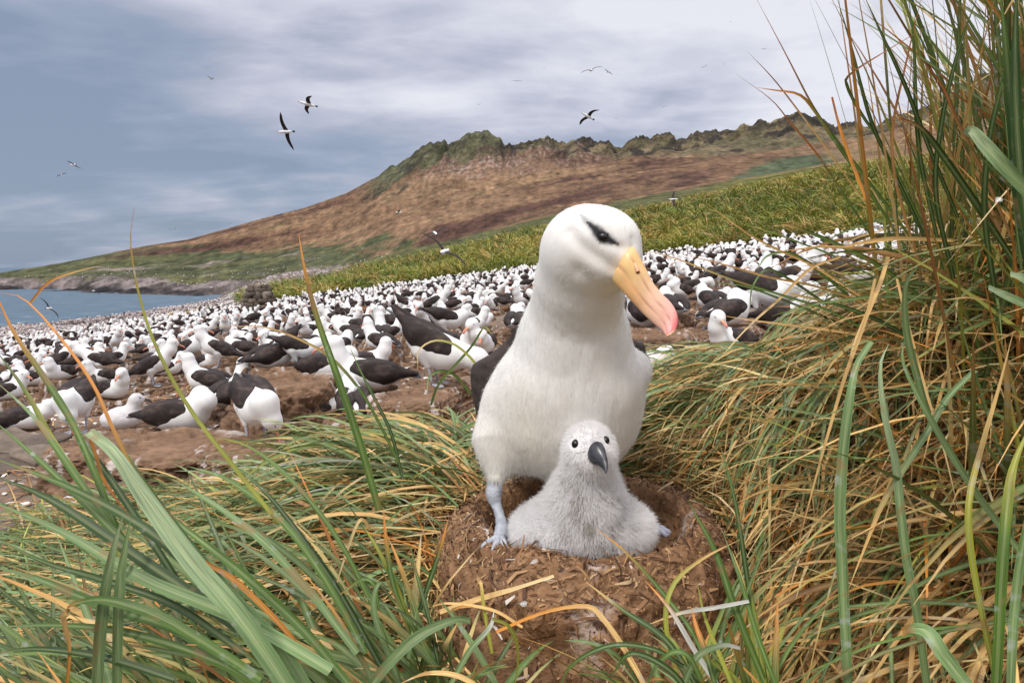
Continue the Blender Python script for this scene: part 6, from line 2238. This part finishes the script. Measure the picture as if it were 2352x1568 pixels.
def flyers():
    kinds = {'arch': ((22, -34), .25), 'flat': ((8, -12), .18), 'bank': ((14, -20, 26, -10), .3), 'down': ((-18, -42, 20, 30), .22), 'vee': ((30, 5), .3)}
    me = {}
    for k, (d, sw) in kinds.items():
        me[k] = [(nm, new_mesh(nm, v, f, m, c)) for nm, v, f, c, m in flyer_meshes(d, sw, 0)]
    # picture x, y, span in picture px, kind, heading, roll, pitch, label
    L = [
        (708, 240, 100, 'down', 200, 38, 10, 'dark winged albatross gliding left, upper of the pair high on the left'),
        (657, 303, 100, 'flat', 172, 52, 0, 'white bodied albatross banking with wings spread, lower of the pair high on the left'),
        (169, 378, 44, 'down', 170, 42, 0, 'small dark bird wheeling over the sea, upper of two at the far left'),
        (143, 402, 34, 'arch', 80, -14, 0, 'small bird gliding flat over the sea, lower of two at the far left'),
        (484, 182, 34, 'vee', 60, 20, 0, 'small pale bird high in the clouds left of the gliding pair'),
        (697, 167, 9, 'flat', 90, 0, 0, 'tiny bird dot high above the gliding pair'),
        (1358, 162, 62, 'arch', 100, -18, 12, 'albatross with wide arched wings, largest of those high above the ridge centre'),
        (1397, 166, 28, 'arch', 120, 20, 0, 'smaller bird with arched wings right beside the wide winged one'),
        (1187, 187, 30, 'arch', 90, 2, 10, 'small bird with drooped wings high above the ridge, left of the wide winged one'),
        (1351, 268, 84, 'down', 205, 40, 20, 'dark and white albatross tilting steeply low above the ridge centre'),
        (1250, 157, 9, 'flat', 90, 10, 0, 'tiny bird dot left of the wide winged albatross'),
        (1618, 153, 20, 'flat', 110, -30, 20, 'small grey bird in the bright cloud near the tall grass'),
        (1756, 113, 22, 'arch', 95, -8, 10, 'small grey bird beside the highest grass stem'),
        (1663, 148, 8, 'flat', 90, 0, 0, 'tiny bird dot just right of the small grey bird'),
        (1678, 50, 8, 'flat', 90, 0, 0, 'tiny bird dot near the top of the picture right of centre'),
        (1526, 245, 18, 'flat', 100, -20, 10, 'faint small bird above the right part of the ridge'),
        (1100, 240, 16, 'flat', 100, -30, 0, 'faint small bird above the highest hill top'),
        (1415, 272, 12, 'flat', 80, 12, 0, 'faint tiny bird to the right of the tilting albatross'),
        (651, 435, 20, 'arch', 90, 20, 10, 'small dark bird with bent wings just over the left shoulder of the hill'),
        (397, 527, 22, 'flat', 90, -12, 0, 'small bird gliding low over the sea left of the slope'),
        (528, 513, 14, 'flat', 90, -16, 0, 'tiny bird just over the skyline of the long slope'),
        (127, 578, 14, 'flat', 90, -16, 0, 'tiny bird over the sea horizon'),
        (915, 488, 46, 'arch', 15, -8, 0, 'albatross gliding in front of the brown hillside left of centre'),
        (1000, 536, 90, 'arch', 110, -22, 12, 'white bodied albatross with drooping dark wings in front of the lower slope'),
        (1020, 578, 150, 'bank', 75, 42, 8, 'albatross steeply banked with very long dark wings left of the large head'),
        (1548, 458, 60, 'down', 170, -25, 0, 'albatross flying low over the tussocks right of the large head'),
        (112, 708, 70, 'bank', 100, 58, 0, 'albatross turning over the bay with one dark wing raised'),
        (214, 668, 40, 'bank', 100, 45, 0, 'albatross skimming the water by the rocky shore'),
        (800, 520, 16, 'flat', 30, -20, 0, 'tiny pale bird in front of the brown slope'),
    ]
    for px, py, span, k, hd, roll, pit, lab in L:
        Y = 2.3 * FP / span
        Y = min(Y, 240)
        sc_ = span * Y / FP / 2.3
        p_ = P(px, py, Y)
        o = thing('flying_albatross', p_, lab, 'flying bird', 'seabirds in flight')
        for nm, m in me[k]:
            if span < 12 and nm in ('bill',): continue
            link(nm, m, o)
        o.rotation_mode = 'ZYX' if False else 'XYZ'
        Rm = Matrix.Rotation(R(hd), 4, 'Z') @ Matrix.Rotation(R(-pit), 4, 'Y') @ Matrix.Rotation(R(roll), 4, 'X')
        o.rotation_euler = Rm.to_euler()
        o.scale = (sc_,) * 3


flyers()
for _o in COL.objects:
    if _o.get('label') and len(_o['label'].split()) > 16: print('LONG', _o.name, _o['label'])


def feathers():
    def feather(loc, L, yaw, tilt, lab):
        k = 26
        t = np.linspace(.1, 1, k)
        Vs = []
        q = []
        for s in (-1, 1):
            for i, a in enumerate(t):
                b = np.array((a * L, 0, .02 * L * math.sin(a * 3)))
                e = b + np.array((.18 * L * (1.1 - a * .5), s * L * .24 * math.sin(a * 2.6), rng.normal(0, .02 * L)))
                w_ = np.array((L * .012, 0, 0))
                n0 = len(Vs)
                Vs += [b - w_, b + w_, e + w_ * .5, e - w_ * .5]
                q.append((n0, n0 + 1, n0 + 2, n0 + 3))
        v2, f2 = tube(np.array([(x_ * L, 0, .02 * L * math.sin(x_ * 3)) for x_ in np.linspace(0, 1, 6)]), np.linspace(.012, .003, 6) * L, 4)
        v, f, _ = join([(np.array(Vs), np.array(q)), (v2, f2)])
        o = link('feather', new_mesh('feather', v, f, M_white, np.tile(srgb(236, 234, 232), (len(v), 1)), False), loc=loc, label=lab, cat='feather')
        o.rotation_euler = (tilt, R(-20), yaw)
    feather(P(796, 905, .80), .020, 1.2, .4, 'white downy feather caught on the tall green leaf left of the nest')
    feather(P(1190, 1385, .845), .018, -.8, 1.0, 'white feather stuck on the front of the foreground nest')
    feather(P(1215, 1295, .93), .014, .3, 1.2, 'white feather scrap on the rim in front of the chick')
    feather(P(2285, 465, .72), .016, .6, .7, 'white feather snagged in the tall tussock at the right')


feathers()
